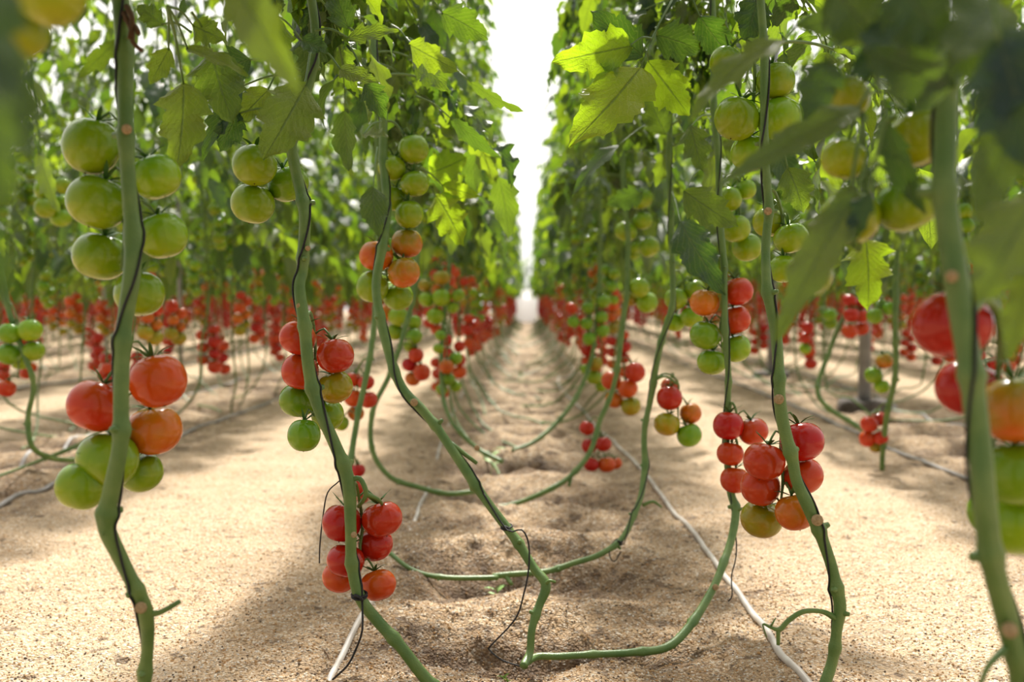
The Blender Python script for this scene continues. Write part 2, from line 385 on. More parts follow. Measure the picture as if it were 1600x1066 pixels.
def calyx_mb(seed, z0, nu=4):
    rng = random.Random(seed); mb = MB(); n = rng.choice((5, 6))
    for k in range(n):
        a = 2*PI*k/n+rng.uniform(-.2, .2); L = rng.uniform(.6, .95); lift = rng.uniform(.1, 1.2)
        t = np.linspace(0, 1, 5); w = .085*np.sin(PI*(t*.85+.15))**.8; w[-1] = .008
        rad = .04+L*t; zz = z0+.03+lift*.55*t**1.6+.12*np.sin(t*PI)
        c = np.stack([rad*math.cos(a), rad*math.sin(a), zz], 1); s = np.array([-math.sin(a), math.cos(a), 0])
        v = np.stack([c-s*w[:, None], c+np.array([0, 0, .02]), c+s*w[:, None]], 1).reshape(-1, 3)
        mb.add(v, grid_quads(5, 3))
    tube(mb, [(0, 0, z0-.01), (0, 0, z0+.22)], [.07, .06], 6, 1)
    return mb
CAL = [calyx_mb(s, TTOP[s]).mesh('calyx', [M['calyx']]) for s in range(4)]

def curve_pts(a, b, sag=.0, rise=.0, n=5):
    a = Vector(a); b = Vector(b); out = []
    for i in range(n):
        t = i/(n-1); q = a.lerp(b, t); q.z += rise*math.sin(t*PI)-sag*math.sin(t*PI); out.append(q)
    return out
def make_truss(root, toms, attach, rng, calyx=True, lowres=False, part='fruit_truss', solo=False):
    """toms: list of (center Vector in root space, radius, colour); builds stalk + tomato + calyx children"""
    mb = MB(); rl = .0028
    ms = sorted(toms, key=lambda t: -t[0].z)
    ax = sum((t[0] for t in ms), Vector())/len(ms)
    # main stalk: from stem up a little, then down through the cluster
    topz = ms[0][0].z+ms[0][1]*.5; attach = Vector(attach)
    spine = [attach, attach.lerp(Vector((ax.x, ax.y, topz+.015)), .5)+Vector((0, 0, .012)), Vector((ax.x, ax.y, topz+.005))]
    bz = ms[-1][0].z+ms[-1][1]
    k = 3
    for i in range(1, k+1): spine.append(Vector((ax.x, ax.y, topz+(bz-topz)*i/k)) + Vector((rng.uniform(-.004, .004), rng.uniform(-.004, .004), 0)))
    if (attach-ax).length < .25: dense, _ = tube(mb, spine, [rl*1.1]+[rl]*(len(spine)-2)+[rl*.6], 6 if not lowres else 4, 3 if not lowres else 1)
    else: dense, _ = tube(mb, spine, [rl]*len(spine), 6, 3)
    items = []
    for c, r, col in toms:
        tilt = Vector((c.x-ax.x, c.y-ax.y, 0)); 
        axis = (Vector((0, 0, 1))-tilt.normalized()*min(.35, tilt.length/(r+1e-6)*.25) if tilt.length > 1e-4 else Vector((0, 0, 1)))
        axis = (axis+Vector((rng.uniform(-.12, .12), rng.uniform(-.02, .22), 0))).normalized()
        q = axis.to_track_quat('Z', 'Y') @ Quaternion((0, 0, 1), rng.uniform(0, 6.28))
        top = c+axis*(r*.82)
        dd = [(Vector(x)-top-Vector((0, 0, .01))).length for x in dense]; j = int(np.argmin(dd))
        tube(mb, [Vector(dense[j]), Vector(dense[j]).lerp(top+axis*.02, .6)+Vector((0, 0, .004)), top], [.0018, .0018, .002], 5 if not lowres else 3, 2 if not lowres else 1)
        items.append((c, r, col, q))
    if solo:
        s2 = MB(); s2.addmb(mb)
        return s2, items
    tr = mb.build(part, [M['stem']], root); kids = []
    for c, r, col, q in items:
        s = rng.randrange(4)
        o = link('tomato', (TOML[col] if lowres else TOM[col][s]), tr); o.location = c; o.rotation_mode = 'QUATERNION'; o.rotation_quaternion = q
        rx = r*rng.uniform(.98, 1.03); o.scale = (rx, rx, r*rng.uniform(.94, 1.04)); kids.append(o)
        if calyx:
            k = link('calyx', CAL[s], tr); k.location = c; k.rotation_mode = 'QUATERNION'; k.rotation_quaternion = q; k.scale = o.scale; kids.append(k)
    KIDS[tr.name] = kids
    return tr

# ------------------------------------------------------------------ hero plants
HEROTOM = []     # (px, py, radius px, depth) used to keep random leaves out of the fruit
def resolve(lst, d0, off):
    """front-first list of (px,py,dia,colour): depth of each so that no two fruits interpenetrate"""
    out = []
    for px, py, dia, col in lst:
        d = d0
        for it in range(6):
            r = dia/2*d/F; nd = d0
            c0 = P(px, py, 1)-CAM
            for c, rr, _, dd in out:
                # in-plane distance at depth d
                pc = CAM+c0*d; v = pc-c; along = v.dot(fw); lat2 = max(0, v.length_squared-along*along)
                need = (r+rr)*.97
                if lat2 < need*need: nd = max(nd, dd+math.sqrt(need*need-lat2))
            if abs(nd-d) < 1e-4: break
            d = nd
        r = dia/2*d/F
        out.append((CAM+c0*d, r, col, d))
    res = []
    for (px, py, dia, col), (c, r, _, d) in zip(lst, out):
        HEROTOM.append((px, py, dia/2, d)); res.append((c-off, r, col))
    return res
HERO = []
def hero_plant(label, pts, trusses=(), up_z=3.0, leaves=(), knobs=True, extra=(), scars=(), zleaf=None, nleaf=0, seed=1, lims=None, res='hi', drift=(0, 0)):
    """pts: (px,py,depth,width px) from the top of the visible stem down to where it meets the sand"""
    rng = random.Random(seed)
    W = [P(a, b, c) for a, b, c, w in pts]; R = [w/2*c/F for a, b, c, w in pts]
    R = [min(max(x, .0035), .0105) for x in R]
    for i, w in enumerate(W):
        if w.z < R[i]*.6: w.z = R[i]*.6
    base = Vector((W[-1].x, W[-1].y, 0))
    root = empty('tomato_plant', base); tag(root, label, 'tomato plant')
    top = W[0]; upper = []; z = top.z+.25; i = 0
    while z < up_z:
        i += 1; upper.append(Vector((top.x+drift[0]*(z-top.z)+rng.uniform(-.02, .02), top.y+drift[1]*(z-top.z)+rng.uniform(-.02, .02), z))); z += .3
    W = upper[::-1]+W; R = [R[0]*.8]*len(upper)+R
    mb = MB(); dp, dr = spline([w-base for w in W], R, 8)
    # swollen nodes along the stem
    L = np.concatenate([[0], np.cumsum(np.linalg.norm(np.diff(dp, axis=0), axis=1))]); node = L[-1]
    nodes = []
    s = .06
    while s < L[-1]-.05:
        nodes.append(s); s += rng.uniform(.09, .16)
    zig = np.zeros_like(dp); sg = 1
    for s in nodes:
        dr = dr*(1+.30*np.exp(-((L-s)/.008)**2)); sg = -sg; wgt = np.exp(-(abs(L-s)/.045)**1.3)
        zig += wgt[:, None]*np.array([sg*.0026, rng.uniform(-.002, .002), 0])
    zig[-12:] *= np.linspace(1, 0, 12)[:, None]; dp = dp+zig
    tube(mb, dp, dr, 12, m=0, dense=True, jag=.06)
    for s in nodes:      # stubs of removed leaves
        i = int(np.argmin(abs(L-s))); a = rng.uniform(0, 2*PI); t, n, b = (x[min(i, len(dp)-1)] for x in frames(dp))
        dirv = n*math.cos(a)+b*math.sin(a); ln = dr[i]*rng.uniform(1.15, 1.75)
        tube(mb, [dp[i]+dirv*dr[i]*.3, dp[i]+dirv*ln+t*dr[i]*.15*0], [dr[i]*.55, dr[i]*.33], 7, 1)
    for poly in extra:   # side shoots
        q = [P(a, b, c)-base for a, b, c, w in poly]; rr = [w/2*c/F for a, b, c, w in poly]
        tube(mb, q, rr, 8, 4)
    st = mb.build('stem', [M['stem']], root)
    for (px, py, d, w) in scars:    # pale cut discs facing the viewer
        c = P(px, py, d)-base; r = w/2*d/F*1.25; m2 = MB()
        vw = (CAM-(c+base)).normalized()
        tube(m2, [c-vw*r*.9, c+vw*r*.35, c+vw*r*.45], [r*1.0, r, r*.6], 10, 1)
        so = m2.build('leaf_scar', [M['scar']], root); so['label'] = 'pale tan cut leaf scar'
    for (lst, d0, att) in trusses:
        make_truss(root, resolve(lst, d0, base), P(*att)-base, rng)
    HERO.append((root, base, dp, dr, leaves, zleaf, nleaf, seed, res))
    return root, dp+np.array(base), dr

def twine(label, path, rad, turns, z0=None, z1=None, tail=None, knot=None, w=.0014, phase=0):
    """black support string wound round a stem path"""
    t, n, b = frames(path); L = np.concatenate([[0], np.cumsum(np.linalg.norm(np.diff(path, axis=0), axis=1))])
    pts = []
    for i in range(len(path)):
        if z0 is not None and path[i][2] < z0: continue
        if z1 is not None and path[i][2] > z1: continue
        a = phase+turns*2*PI*L[i]; r = rad[i]+w*.8
        pts.append(Vector(path[i]+(n[i]*math.cos(a)+b[i]*math.sin(a))*r))
    if tail: pts += [P(*q) if len(q) == 3 else Vector(q) for q in tail]
    if len(pts) < 2: return
    mb = MB(); base = pts[-1]
    tube(mb, [p-base for p in pts], [w]*len(pts), 6, 3)
    if knot:      # the tie: two turns round the stem and a lump in front
        c = Vector(path[int(np.argmin([(Vector(q)-P(*knot[:3])).length for q in path]))])-base; r = knot[3]
        for dz in (0, .0035): tube(mb, [c+Vector((math.cos(a)*r, math.sin(a)*r, dz+.002*math.sin(a))) for a in np.linspace(0, 2*PI, 13)], [w*1.2]*13, 5, 1)
        tube(mb, [c+Vector((.6*r, -r*1.05, -.004)), c+Vector((.2*r, -r*1.3, .003)), c+Vector((-.5*r, -r, .005))], [w*1.5]*3, 5, 2)
    o = mb.build('support_twine', [M['twine']]); o.location = base
    tag(o, label, 'twine', 'black support twines'); return o

g = lambda px, py: (px, py, (G(px, py)-CAM).dot(fw))
S1 = hero_plant('thick vine nearest on the left, six green tomatoes over a red, orange and green cluster',
  [(188,-60,1.21,25),(192,60,1.21,26),(198,180,1.2,24),(202,300,1.2,23),(206,420,1.19,27),(200,480,1.19,25),(193,560,1.19,24),(188,640,1.19,24),(186,700,1.19,24),(176,770,1.2,26),(170,822,1.21,28),(186,866,1.22,24),(208,915,1.23,22),(226,955,1.24,25),(232,1005,1.26,19),(228,1066,1.27,20),(222,1150,1.28,20),(226,1240,1.3,20)],
  [([(143,228,90,'G'),(152,316,92,'G'),(157,400,86,'G'),(244,276,76,'G'),(254,368,78,'G'),(218,459,76,'G')],1.27,(200,150,1.2)),
   ([(247,595,88,'V'),(150,634,88,'V'),(168,718,94,'G'),(241,672,82,'O'),(127,760,76,'G'),(220,738,68,'G')],1.27,(195,540,1.19))],
  extra=[[(228,957,1.24,14),(248,958,1.24,9),(281,940,1.24,8)],[(172,812,1.21,14),(160,836,1.2,5)]], scars=[(198,202,1.185,13),(220,950,1.22,15)], zleaf=1.0, nleaf=26, seed=1)
S2 = hero_plant('vine left of the bed with a bright red cluster near the sand, orange cluster above',
  [(486,-60,1.62,14),(492,50,1.62,14),(484,120,1.62,15),(462,200,1.6,17),(457,235,1.6,17),(468,300,1.6,17),(476,350,1.59,18),(474,420,1.59,17),(468,452,1.58,18),(476,530,1.57,19),(486,590,1.57,19),(500,640,1.57,19),(524,700,1.57,19),(543,755,1.57,22),(548,820,1.57,18),(551,880,1.57,17),(562,932,1.57,18),(590,972,1.57,18),(628,1015,1.56,18),(672,1066,1.56,19),(735,1125,1.56,19)],
  [([(398,258,68,'G'),(395,318,69,'G'),(450,287,64,'D')],1.64,(462,215,1.6)),
   ([(524,556,60,'V'),(465,528,58,'V'),(469,580,60,'V'),(524,605,57,'L'),(465,626,58,'D'),(512,648,52,'G'),(475,680,53,'D')],1.62,(478,500,1.58)),
   ([(597,811,64,'R'),(534,817,61,'R'),(540,876,60,'R'),(591,914,56,'V'),(586,850,56,'R'),(530,902,52,'V')],1.62,(550,758,1.57))],
  extra=[[(545,752,1.57,9),(562,748,1.57,8),(572,772,1.57,8),(560,792,1.59,6)],[(572,772,1.57,8),(590,780,1.58,6),(597,788,1.6,5)]],
  scars=[(553,836,1.55,8),(481,388,1.58,7),(467,478,1.57,7)], zleaf=.86, nleaf=22, seed=2)
S3 = hero_plant('vine bending low across the bed centre, long hanging cluster turning from green to orange',
  [(576,-60,2.2,12),(578,20,2.2,12),(586,90,2.18,12),(597,150,2.16,13),(600,250,2.14,13),(603,330,2.12,13),(600,380,2.1,14),(588,440,2.08,14),(591,490,2.06,14),(606,545,2.04,15),(628,605,2.02,15),(658,640,2.0,15),(692,684,1.98,14),(733,742,1.95,16),(762,785,1.93,14),(800,838,1.90,15),(832,886,1.87,14),(853,914,1.85,16),(844,946,1.84,13),(832,985,1.82,12),(828,1020,1.81,12),(818,1044,1.78,13)],
  [([(646,233,48,'G'),(648,287,45,'G'),(639,335,46,'G'),(636,380,50,'T'),(612,262,44,'G'),(616,310,40,'G')],2.16,(600,190,2.15)),
   ([(631,426,50,'T'),(588,400,52,'O'),(582,448,52,'G'),(622,463,47,'G')],2.16,(602,360,2.12))],
  extra=[[(850,918,1.85,8),(858,908,1.84,5),(868,910,1.84,4)],[(700,690,1.98,9),(745,724,1.96,6)],[(650,632,2.0,10),(640,626,2.0,6)]],
  scars=[(647,629,1.985,10),(745,700,1.95,7)], zleaf=1.0, nleaf=22, seed=3)
S8 = hero_plant('thin vine behind the low red cluster on the left, small red bunch halfway up',
  [(596,330,2.95,10),(592,420,2.9,10),(586,500,2.85,9),(575,570,2.8,9),(560,650,2.75,9),(547,715,2.7,9),(541,765,2.62,9),(556,806,2.5,8),(612,866,2.42,7),(650,893,2.38,7),(700,905,2.35,8),(778,904,2.35,8)],
  [([(572,598,26,'R'),(576,625,27,'R'),(552,622,29,'V'),(552,593,25,'R'),(556,646,26,'O'),(533,661,25,'G')],2.9,(578,560,2.82)),
   ([(560,735,22,'R'),(547,734,20,'R'),(558,762,24,'R'),(566,778,20,'R')],2.9,(547,712,2.72))], zleaf=1.0, nleaf=20, seed=4, res='mid')
S10 = hero_plant('slender vine behind the left pair curving down to the sand, small green bunch above red',
  [(655,330,3.45,8),(650,430,3.4,8),(632,520,3.35,8),(606,590,3.3,8),(584,640,3.25,8),(580,700,3.22,8),(608,744,3.2,8),(655,762,3.2,8),(700,772,3.22,8),(745,768,3.25,8)],
  [([(623,495,33,'G'),(617,519,27,'G'),(647,526,27,'D'),(646,504,25,'G'),(603,488,26,'O'),(640,541,20,'G')],3.5,(640,480,3.38)),
   ([(659,582,28,'V'),(650,555,24,'R'),(640,570,24,'R'),(645,592,24,'O')],3.5,(634,530,3.35)),
   ([(664,768,1,'G')],3.2,(655,762,3.2))][:2], zleaf=1.0, nleaf=20, seed=5, res='mid')
S14 = hero_plant('vine left of the bed whose green and orange bunches hang nearest the open centre',
  [(705,330,4.1,7),(700,430,4.05,7),(692,520,4.0,7),(690,600,3.9,7),(706,660,3.8,7),(745,700,3.75,7),(785,722,3.7,7)],
  [([(690,465,30,'G'),(690,434,26,'L'),(667,468,26,'G'),(680,494,28,'G'),(665,446,23,'L'),(716,462,22,'G'),(708,481,20,'G')],3.95,(700,420,4.05)),
   ([(698,573,24,'O'),(712,560,22,'D'),(700,593,22,'D'),(712,604,19,'G'),(690,609,19,'G'),(685,545,18,'G'),(688,524,18,'D')],3.9,(692,515,4.0))], zleaf=1.0, nleaf=20, seed=6, res='mid')
S4 = hero_plant('stout vine on the right with a big cluster of red, orange and olive tomatoes',
  [(1188,-60,1.56,13),(1192,90,1.56,13),(1197,260,1.56,13),(1199,330,1.56,14),(1196,385,1.56,14),(1200,450,1.55,16),(1212,520,1.55,18),(1215,600,1.54,18),(1222,655,1.54,20),(1238,712,1.54,19),(1245,752,1.54,18),(1264,797,1.54,21),(1284,845,1.54,19),(1302,892,1.54,18),(1313,944,1.54,20),(1306,985,1.54,17),(1298,1035,1.54,17),(1287,1072,1.53,18),(1270,1130,1.53,18)],
  [([(1194,721,65,'R'),(1253,690,67,'R'),(1188,761,60,'R'),(1190,811,65,'L'),(1243,800,62,'O'),(1255,744,62,'R')],1.60,(1216,640,1.54)),
   ([(1151,185,70,'G'),(1218,185,68,'G'),(1212,126,62,'G'),(1172,239,60,'G'),(1134,96,50,'G')],1.62,(1193,80,1.56)),
   ([(1236,372,54,'G'),(1200,347,48,'Y'),(1224,420,46,'G')],1.66,(1197,300,1.56))],
  extra=[[(1308,968,1.54,11),(1285,956,1.53,8),(1255,956,1.52,8),(1232,970,1.52,8),(1218,984,1.52,8),(1203,980,1.52,5)],[(1216,984,1.52,7),(1216,1008,1.52,6)],[(1203,980,1.52,5),(1192,976,1.52,3),(1198,996,1.52,2)],[(1205,978,1.52,4),(1212,966,1.52,2)],[(1312,958,1.54,12),(1327,960,1.53,7)]],
  scars=[(1277,813,1.52,15),(1217,624,1.53,13),(1200,330,1.55,10)], zleaf=.98, nleaf=20, seed=7)
S5 = hero_plant('vine right of the bed with orange over green tomatoes, four red ones below',
  [(1112,-20,2.15,10),(1116,150,2.15,10),(1124,300,2.14,10),(1129,400,2.13,10),(1132,470,2.12,10),(1136,560,2.12,10),(1136,610,2.12,10),(1136,690,2.11,10),(1140,765,2.1,12),(1148,800,2.08,13),(1141,850,2.04,12),(1120,908,1.98,12),(1086,965,1.92,13),(1046,1010,1.87,13),(990,1022,1.85,12),(925,1026,1.84,11),(870,1029,1.83,11),(840,1031,1.83,11),(822,1040,1.8,11)],
  [([(1153,455,48,'V'),(1101,473,46,'O'),(1149,499,48,'V'),(1102,524,48,'D'),(1150,544,46,'G'),(1112,566,45,'G')],2.15,(1131,420,2.12)),
   ([(1138,665,47,'R'),(1141,709,42,'R'),(1148,750,44,'V'),(1177,674,46,'R')],2.10,(1138,635,2.12)),
   ([(1150,357,46,'G'),(1167,386,46,'G'),(1140,311,40,'G'),(1166,296,32,'G')],2.2,(1126,290,2.14))],
  extra=[[(1148,800,2.08,7),(1162,794,2.07,4)],[(1062,994,1.9,12),(1052,1012,1.87,6)]], scars=[(1118,918,1.96,8)], zleaf=1.02, nleaf=22, seed=8)
S6 = hero_plant('vine sweeping left along the sand, small bunch of red, orange, olive and green fruit',
  [(1046,230,2.65,9),(1047,330,2.64,9),(1051,410,2.63,9),(1050,470,2.62,9),(1038,520,2.61,10),(1024,575,2.6,10),(1017,620,2.6,9),(1007,680,2.58,9),(1006,735,2.55,10),(999,785,2.5,9),(974,838,2.44,9),(938,866,2.4,9),(898,880,2.38,9),(857,893,2.37,9),(800,898,2.36,9),(770,904,2.36,9)],
  [([(1046,622,40,'R'),(1042,663,41,'L'),(1077,680,39,'D'),(1079,646,34,'O'),(1047,604,28,'V')],2.6,(1022,592,2.6)),
   ([(1056,467,37,'G'),(1086,453,33,'G'),(1081,495,36,'G'),(1054,503,34,'G')],2.68,(1051,425,2.63))],
  extra=[[(1004,790,2.5,6),(1020,784,2.5,5),(1034,793,2.5,3)],[(1021,595,2.6,5),(1040,588,2.58,4),(1058,600,2.57,4)],[(790,900,2.36,8),(800,914,2.34,6)]], zleaf=1.05, nleaf=22, seed=9)
S7 = hero_plant('vine right of the bed arcing down to the sand past two red bunches',
  [(972,250,3.45,8),(978,330,3.42,8),(981,400,3.4,8),(978,470,3.38,8),(968,550,3.36,8),(955,618,3.34,8),(936,660,3.32,8),(921,708,3.28,8),(892,744,3.24,8),(850,769,3.2,8),(800,789,3.18,7),(755,798,3.15,6)],
  [([(999,450,34,'G'),(1011,473,34,'G'),(985,466,28,'L')],3.4,(980,420,3.4)),
   ([(992,582,33,'R'),(981,607,32,'V'),(986,635,32,'L'),(955,595,31,'V'),(960,624,29,'O')],3.38,(966,560,3.36)),
   ([(943,694,26,'R'),(917,669,25,'R'),(924,726,25,'R'),(948,726,28,'V'),(921,697,25,'R'),(962,724,20,'V')],3.38,(935,662,3.32)),
   ([(1000,310,38,'G'),(1004,345,30,'G'),(978,362,34,'G'),(1014,386,34,'G')],3.45,(976,290,3.43))],
  extra=[[(892,746,3.24,6),(889,760,3.23,5)]], zleaf=1.15, nleaf=20, seed=10, res='mid')
S15 = hero_plant('vine right of the bed behind the arcing one, ladder of small green tomatoes',
  [(938,330,4.4,6),(936,430,4.4,6),(930,520,4.35,6),(915,590,4.3,7),(880,650,4.2,7),(835,690,4.1,7),(800,705,4.05,7)],
  [([(943,471,23,'D'),(919,481,21,'D'),(940,496,21,'D'),(917,506,21,'D'),(942,517,22,'D'),(921,529,22,'D'),(896,503,19,'D'),(893,482,20,'V')],4.35,(936,450,4.4)),
   ([(930,569,24,'L'),(928,590,25,'G'),(940,603,21,'G'),(916,578,18,'G')],4.35,(928,540,4.35))], zleaf=1.1, nleaf=20, seed=11, res='mid')
S9 = hero_plant('blurred thick vine nearest on the right with huge red, orange and green tomatoes beside it',
  [(1462,-60,.86,34),(1470,60,.86,34),(1476,180,.86,34),(1478,300,.855,36),(1488,400,.85,38),(1500,490,.845,38),(1514,600,.84,36),(1528,690,.84,36),(1540,790,.84,36),(1556,890,.85,35),(1574,980,.86,36),(1592,1070,.87,34),(1600,1300,.9,34),(1560,1700,.95,34)],
  [([(1487,508,118,'R'),(1588,640,116,'T'),(1512,606,98,'R'),(1590,740,112,'D'),(1592,812,116,'G'),(1560,800,88,'D')],.925,(1500,470,.85)),
   ([(1418,318,96,'G'),(1437,215,98,'Y'),(1328,340,90,'Y'),(1318,248,70,'Y'),(1325,152,68,'Y'),(1265,428,72,'Y')],.96,(1474,150,.86))],
  extra=[[(1506,505,.845,20),(1535,468,.87,17),(1560,490,.9,16),(1570,560,.91,14)],[(1575,1010,.86,14),(1545,1040,.85,10),(1530,1075,.85,8)]],
  scars=[(1487,432,.83,16),(1578,985,.84,20)], zleaf=.95, nleaf=30, seed=12)
S0 = hero_plant('out-of-focus vine at the left edge, dark leaves and yellow-green fruit in the top corner',
  [(-170,-100,.72,34),(-165,200,.72,34),(-160,600,.72,34),(-150,1000,.74,34),(-120,1700,.8,34)],
  [([(78,-12,112,'Y'),(28,45,96,'Y')],.74,(-165,-60,.72))], zleaf=.95, nleaf=26, seed=13)
S11 = hero_plant('vine across the left sand path with a tight bunch of bright green tomatoes',
  [(-30,200,3.3,9),(-20,330,3.25,9),(2,430,3.2,9),(12,480,3.18,9),(40,560,3.15,8),(52,605,3.15,8),(45,650,3.15,8),(50,697,3.14,8),(80,716,3.2,8),(122,720,3.3,8)],
  [([(47,516,38,'G'),(52,549,34,'G'),(15,521,35,'D'),(14,553,36,'D'),(32,562,32,'G'),(10,607,29,'V')],3.15,(12,470,3.18)),
   ([(71,325,34,'G'),(70,297,33,'G'),(95,340,32,'G'),(95,316,27,'G'),(98,290,26,'G')],3.3,(-10,300,3.25))], zleaf=1.1, nleaf=20, seed=14, res='mid')
S12 = hero_plant('vine across the right sand path with a low red bunch, green tomatoes halfway up',
  [(1405,300,3.75,8),(1402,400,3.75,8),(1398,480,3.72,9),(1400,560,3.72,9),(1394,610,3.72,9),(1385,655,3.75,9),(1379,700,3.8,8),(1378,742,3.82,8)],
  [([(1358,663,27,'R'),(1373,655,24,'R'),(1355,686,26,'V'),(1376,684,24,'R'),(1368,698,20,'L')],3.8,(1390,630,3.72)),
   ([(1382,564,26,'T'),(1365,587,27,'D'),(1378,604,24,'G')],3.78,(1398,560,3.72)),
   ([(1367,494,25,'D'),(1390,482,23,'D'),(1376,476,20,'D')],3.8,(1400,450,3.73))], zleaf=1.15, nleaf=20, seed=15, res='mid')
S13 = hero_plant('vine across the right path, red bunch high up, bare stem lying along the hose',
  [(1350,330,4.5,7),(1342,420,4.45,8),(1320,490,4.4,9),(1295,550,4.35,9),(1278,605,4.3,9),(1290,635,4.25,8),(1330,660,4.2,8),(1375,690,4.1,7)],
  [([(1330,492,25,'R'),(1346,494,23,'R'),(1328,518,24,'V'),(1346,513,24,'V'),(1328,470,22,'R'),(1345,475,20,'R')],4.3,(1330,460,4.42)),
   ([(1297,492,22,'D'),(1298,505,20,'D'),(1262,512,20,'R'),(1258,528,19,'V'),(1258,545,18,'G')],4.6,(1312,490,4.4))], zleaf=1.15, nleaf=20, seed=16, res='mid')

# withered flower stalks left on the nearest vine
m_ = MB(); b_ = S1[0].location
for q in ([(194,20,1.2),(206,48,1.18),(208,66,1.17),(222,80,1.17)], [(196,30,1.2),(210,40,1.18),(216,52,1.17)], [(198,10,1.2),(207,30,1.18),(203,60,1.17)]):
    tube(m_, [P(*k)-b_ for k in q], [.0035]+[.003]*(len(q)-1), 6, 3)
o = m_.build('withered_stalk', [M['brown']], S1[0]); o['label'] = 'dark brown withered flower stalk'
# support twines
twine('black twine spiralling up the thick vine nearest on the left', S1[1], S1[2], 2.9, .08, 1.6, w=.0017, phase=1.0)
twine('black twine on the vine with the low red cluster, loose end dangling to the sand', S2[1], S2[2], 3.3, .20, 1.6, tail=[(566,945,1.56),(566,985,1.54),(556,1015,1.55),(543,1040,1.55),(520,1062,1.6)], knot=(562,934,1.57,.0115), w=.0017, phase=.5)
twine('black twine on the vine bending low at the bed centre, with a long hanging loop', S3[1], S3[2], 3.0, .27, 1.8, tail=[(792,828,1.89),(815,828,1.86),(826,850,1.86),(826,890,1.85),(818,930,1.84),(805,968,1.84),(768,1008,1.86),(765,1016,1.86),(785,1032,1.82),(815,1042,1.8)], knot=(792,826,1.9,.0105), w=.0016, phase=2)
twine('black twine on the stout vine beside the big red cluster on the right', S4[1], S4[2], 3.0, .03, 1.6, w=.0016, phase=3)
twine('black twine hanging from the mid-height red tomatoes to the white hose on the right', S5[1], S5[2], 2.4, .30, 1.8, tail=[(1149,830,2.06),(1150,870,2.04),(1143,900,2.02),(1144,930,2.0),(1138,940,2.0)], w=.0014)
twine('black twine knotted on the vine that sweeps left along the sand', S6[1], S6[2], 2.4, .12, 1.8, tail=[(975,850,2.42),(958,848,2.42),(952,866,2.4),(960,878,2.4),(970,862,2.4)], knot=(967,846,2.43,.009), w=.0014)
twine('blurred black twine winding round the nearest vine on the right', S9[1], S9[2], 3.4, .1, 1.4, w=.0016, phase=2.2)
m_ = MB(); pts = [P(530,752,1.75), P(512,770,1.76), P(505,805,1.78), P(500,850,1.8), P(499,880,1.82)]
tube(m_, pts, [.0013]*5, 6, 4); o = m_.build('support_twine', [M['twine']]); tag(o, 'loose black twine end dangling left of the low red cluster', 'twine', 'black support twines')
m_ = MB(); tw = [G(440,1015), G(470,1018), G(505,1020)]; tube(m_, [p+Vector((0, 0, .006)) for p in tw]+[G(520,1050)+Vector((0, 0, .004))], [.0014]*4, 6, 3)
o = m_.build('dry_twig', [M['brown']]); tag(o, 'thin dry twig lying on the coarse sand under the red cluster', 'twig')

# ------------------------------------------------------------------ leaves of the hero plants
def blade(root, base, a, b, wpx, rng, roll=0., bend=.35, deep=.35, lobes=3, stalk=True, to=None, fold=.2, tilt=0., m='leaf'):
    A = P(*a); B = P(*b); L = (B-A).length; W = wpx*(a[2]+b[2])/2/F
    v, q, u = leaflet(L*1.04, W*1.25, rng, 22, 11, bend, fold, .06, lobes, deep)
    d = (B-A).normalized(); view = (CAM-A).normalized()
    nr = Quaternion(d, roll) @ (view+Vector((0, 0, tilt)))
    # bring the bent blade's chord onto A->B
    tip = Vector(v[len(v)//2+ (len(v)//11//2)*0] if False else v[-6]); R0 = np.array(basis(tip, Vector((0, 0, 1)) - tip.normalized()*0)).T
    v = v @ R0.T
    Bm = np.array(basis(d, nr)); v = v @ Bm.T+np.array(A-base)
    for tt in (.3, .55, .8):
        mp = proj(A.lerp(B, tt)); HEROLEAF.append((mp[0], mp[1], wpx*.42, mp[2]-.0))
    mb = MB(); mb.add(v, q, u, 0)
    if stalk:
        if to is not None: T = P(*to)
        else: T = A-d*.05+Vector((0, 0, .02))
        tube(mb, [T-base, (T-base).lerp(A-base, .5)+Vector((0, 0, .008)), A-base+d*.003], [.0022, .0018, .0014], 6, 4, 1)
    return mb.build('leaf', [M[m], M['stem']], root)
HEROLEAF = []
rb = random.Random(77)
def BL(S, *a, **k):
    root = S[0]; return blade(root, Vector(root.location), *a, rb, **k)
# right of the sky gap
BL(S5, (1002,104,1.78), (893,226,1.66), 104, to=(1050,0,1.85), deep=.28, roll=.25, m='leaf_backlit')
BL(S5, (985,72,1.76), (866,97,1.68), 84, to=(1018,60,1.8), roll=-.2, m='leaf_backlit')
BL(S5, (1005,88,1.80), (925,20,1.78), 70, to=(1018,60,1.8), roll=.3)
BL(S5, (1012,95,1.84), (1075,178,1.86), 74, to=(1010,80,1.82), roll=.2, m='leaf_backlit')
BL(S5, (1025,55,1.86), (1092,78,1.86), 70, to=(1025,45,1.82))
BL(S5, (1092,25,1.9), (1140,88,1.92), 60)
BL(S6, (1062,345,2.2), (1131,458,2.1), 66, deep=.3, to=(1050,300,2.6))
BL(S5, (1068,298,2.0), (1150,352,1.98), 62, to=(1100,260,2.1))
BL(S5, (1078,196,2.05), (1098,266,2.05), 56, deep=.5, to=(1110,180,2.12))
BL(S6, (968,225,2.3), (897,305,2.25), 34, roll=.7, to=(1040,180,2.6))
BL(S6, (1040,210,2.4), (1010,150,2.4), 50); BL(S7, (1004,300,2.9), (950,318,2.9), 40)
BL(S4, (1230,262,1.62), (1255,330,1.62), 60); BL(S4, (1185,0,1.6), (1165,62,1.6), 66)
BL(S4, (1225,62,.98), (1082,186,.92), 62, roll=.75, bend=.5, to=(1290,20,1.0))
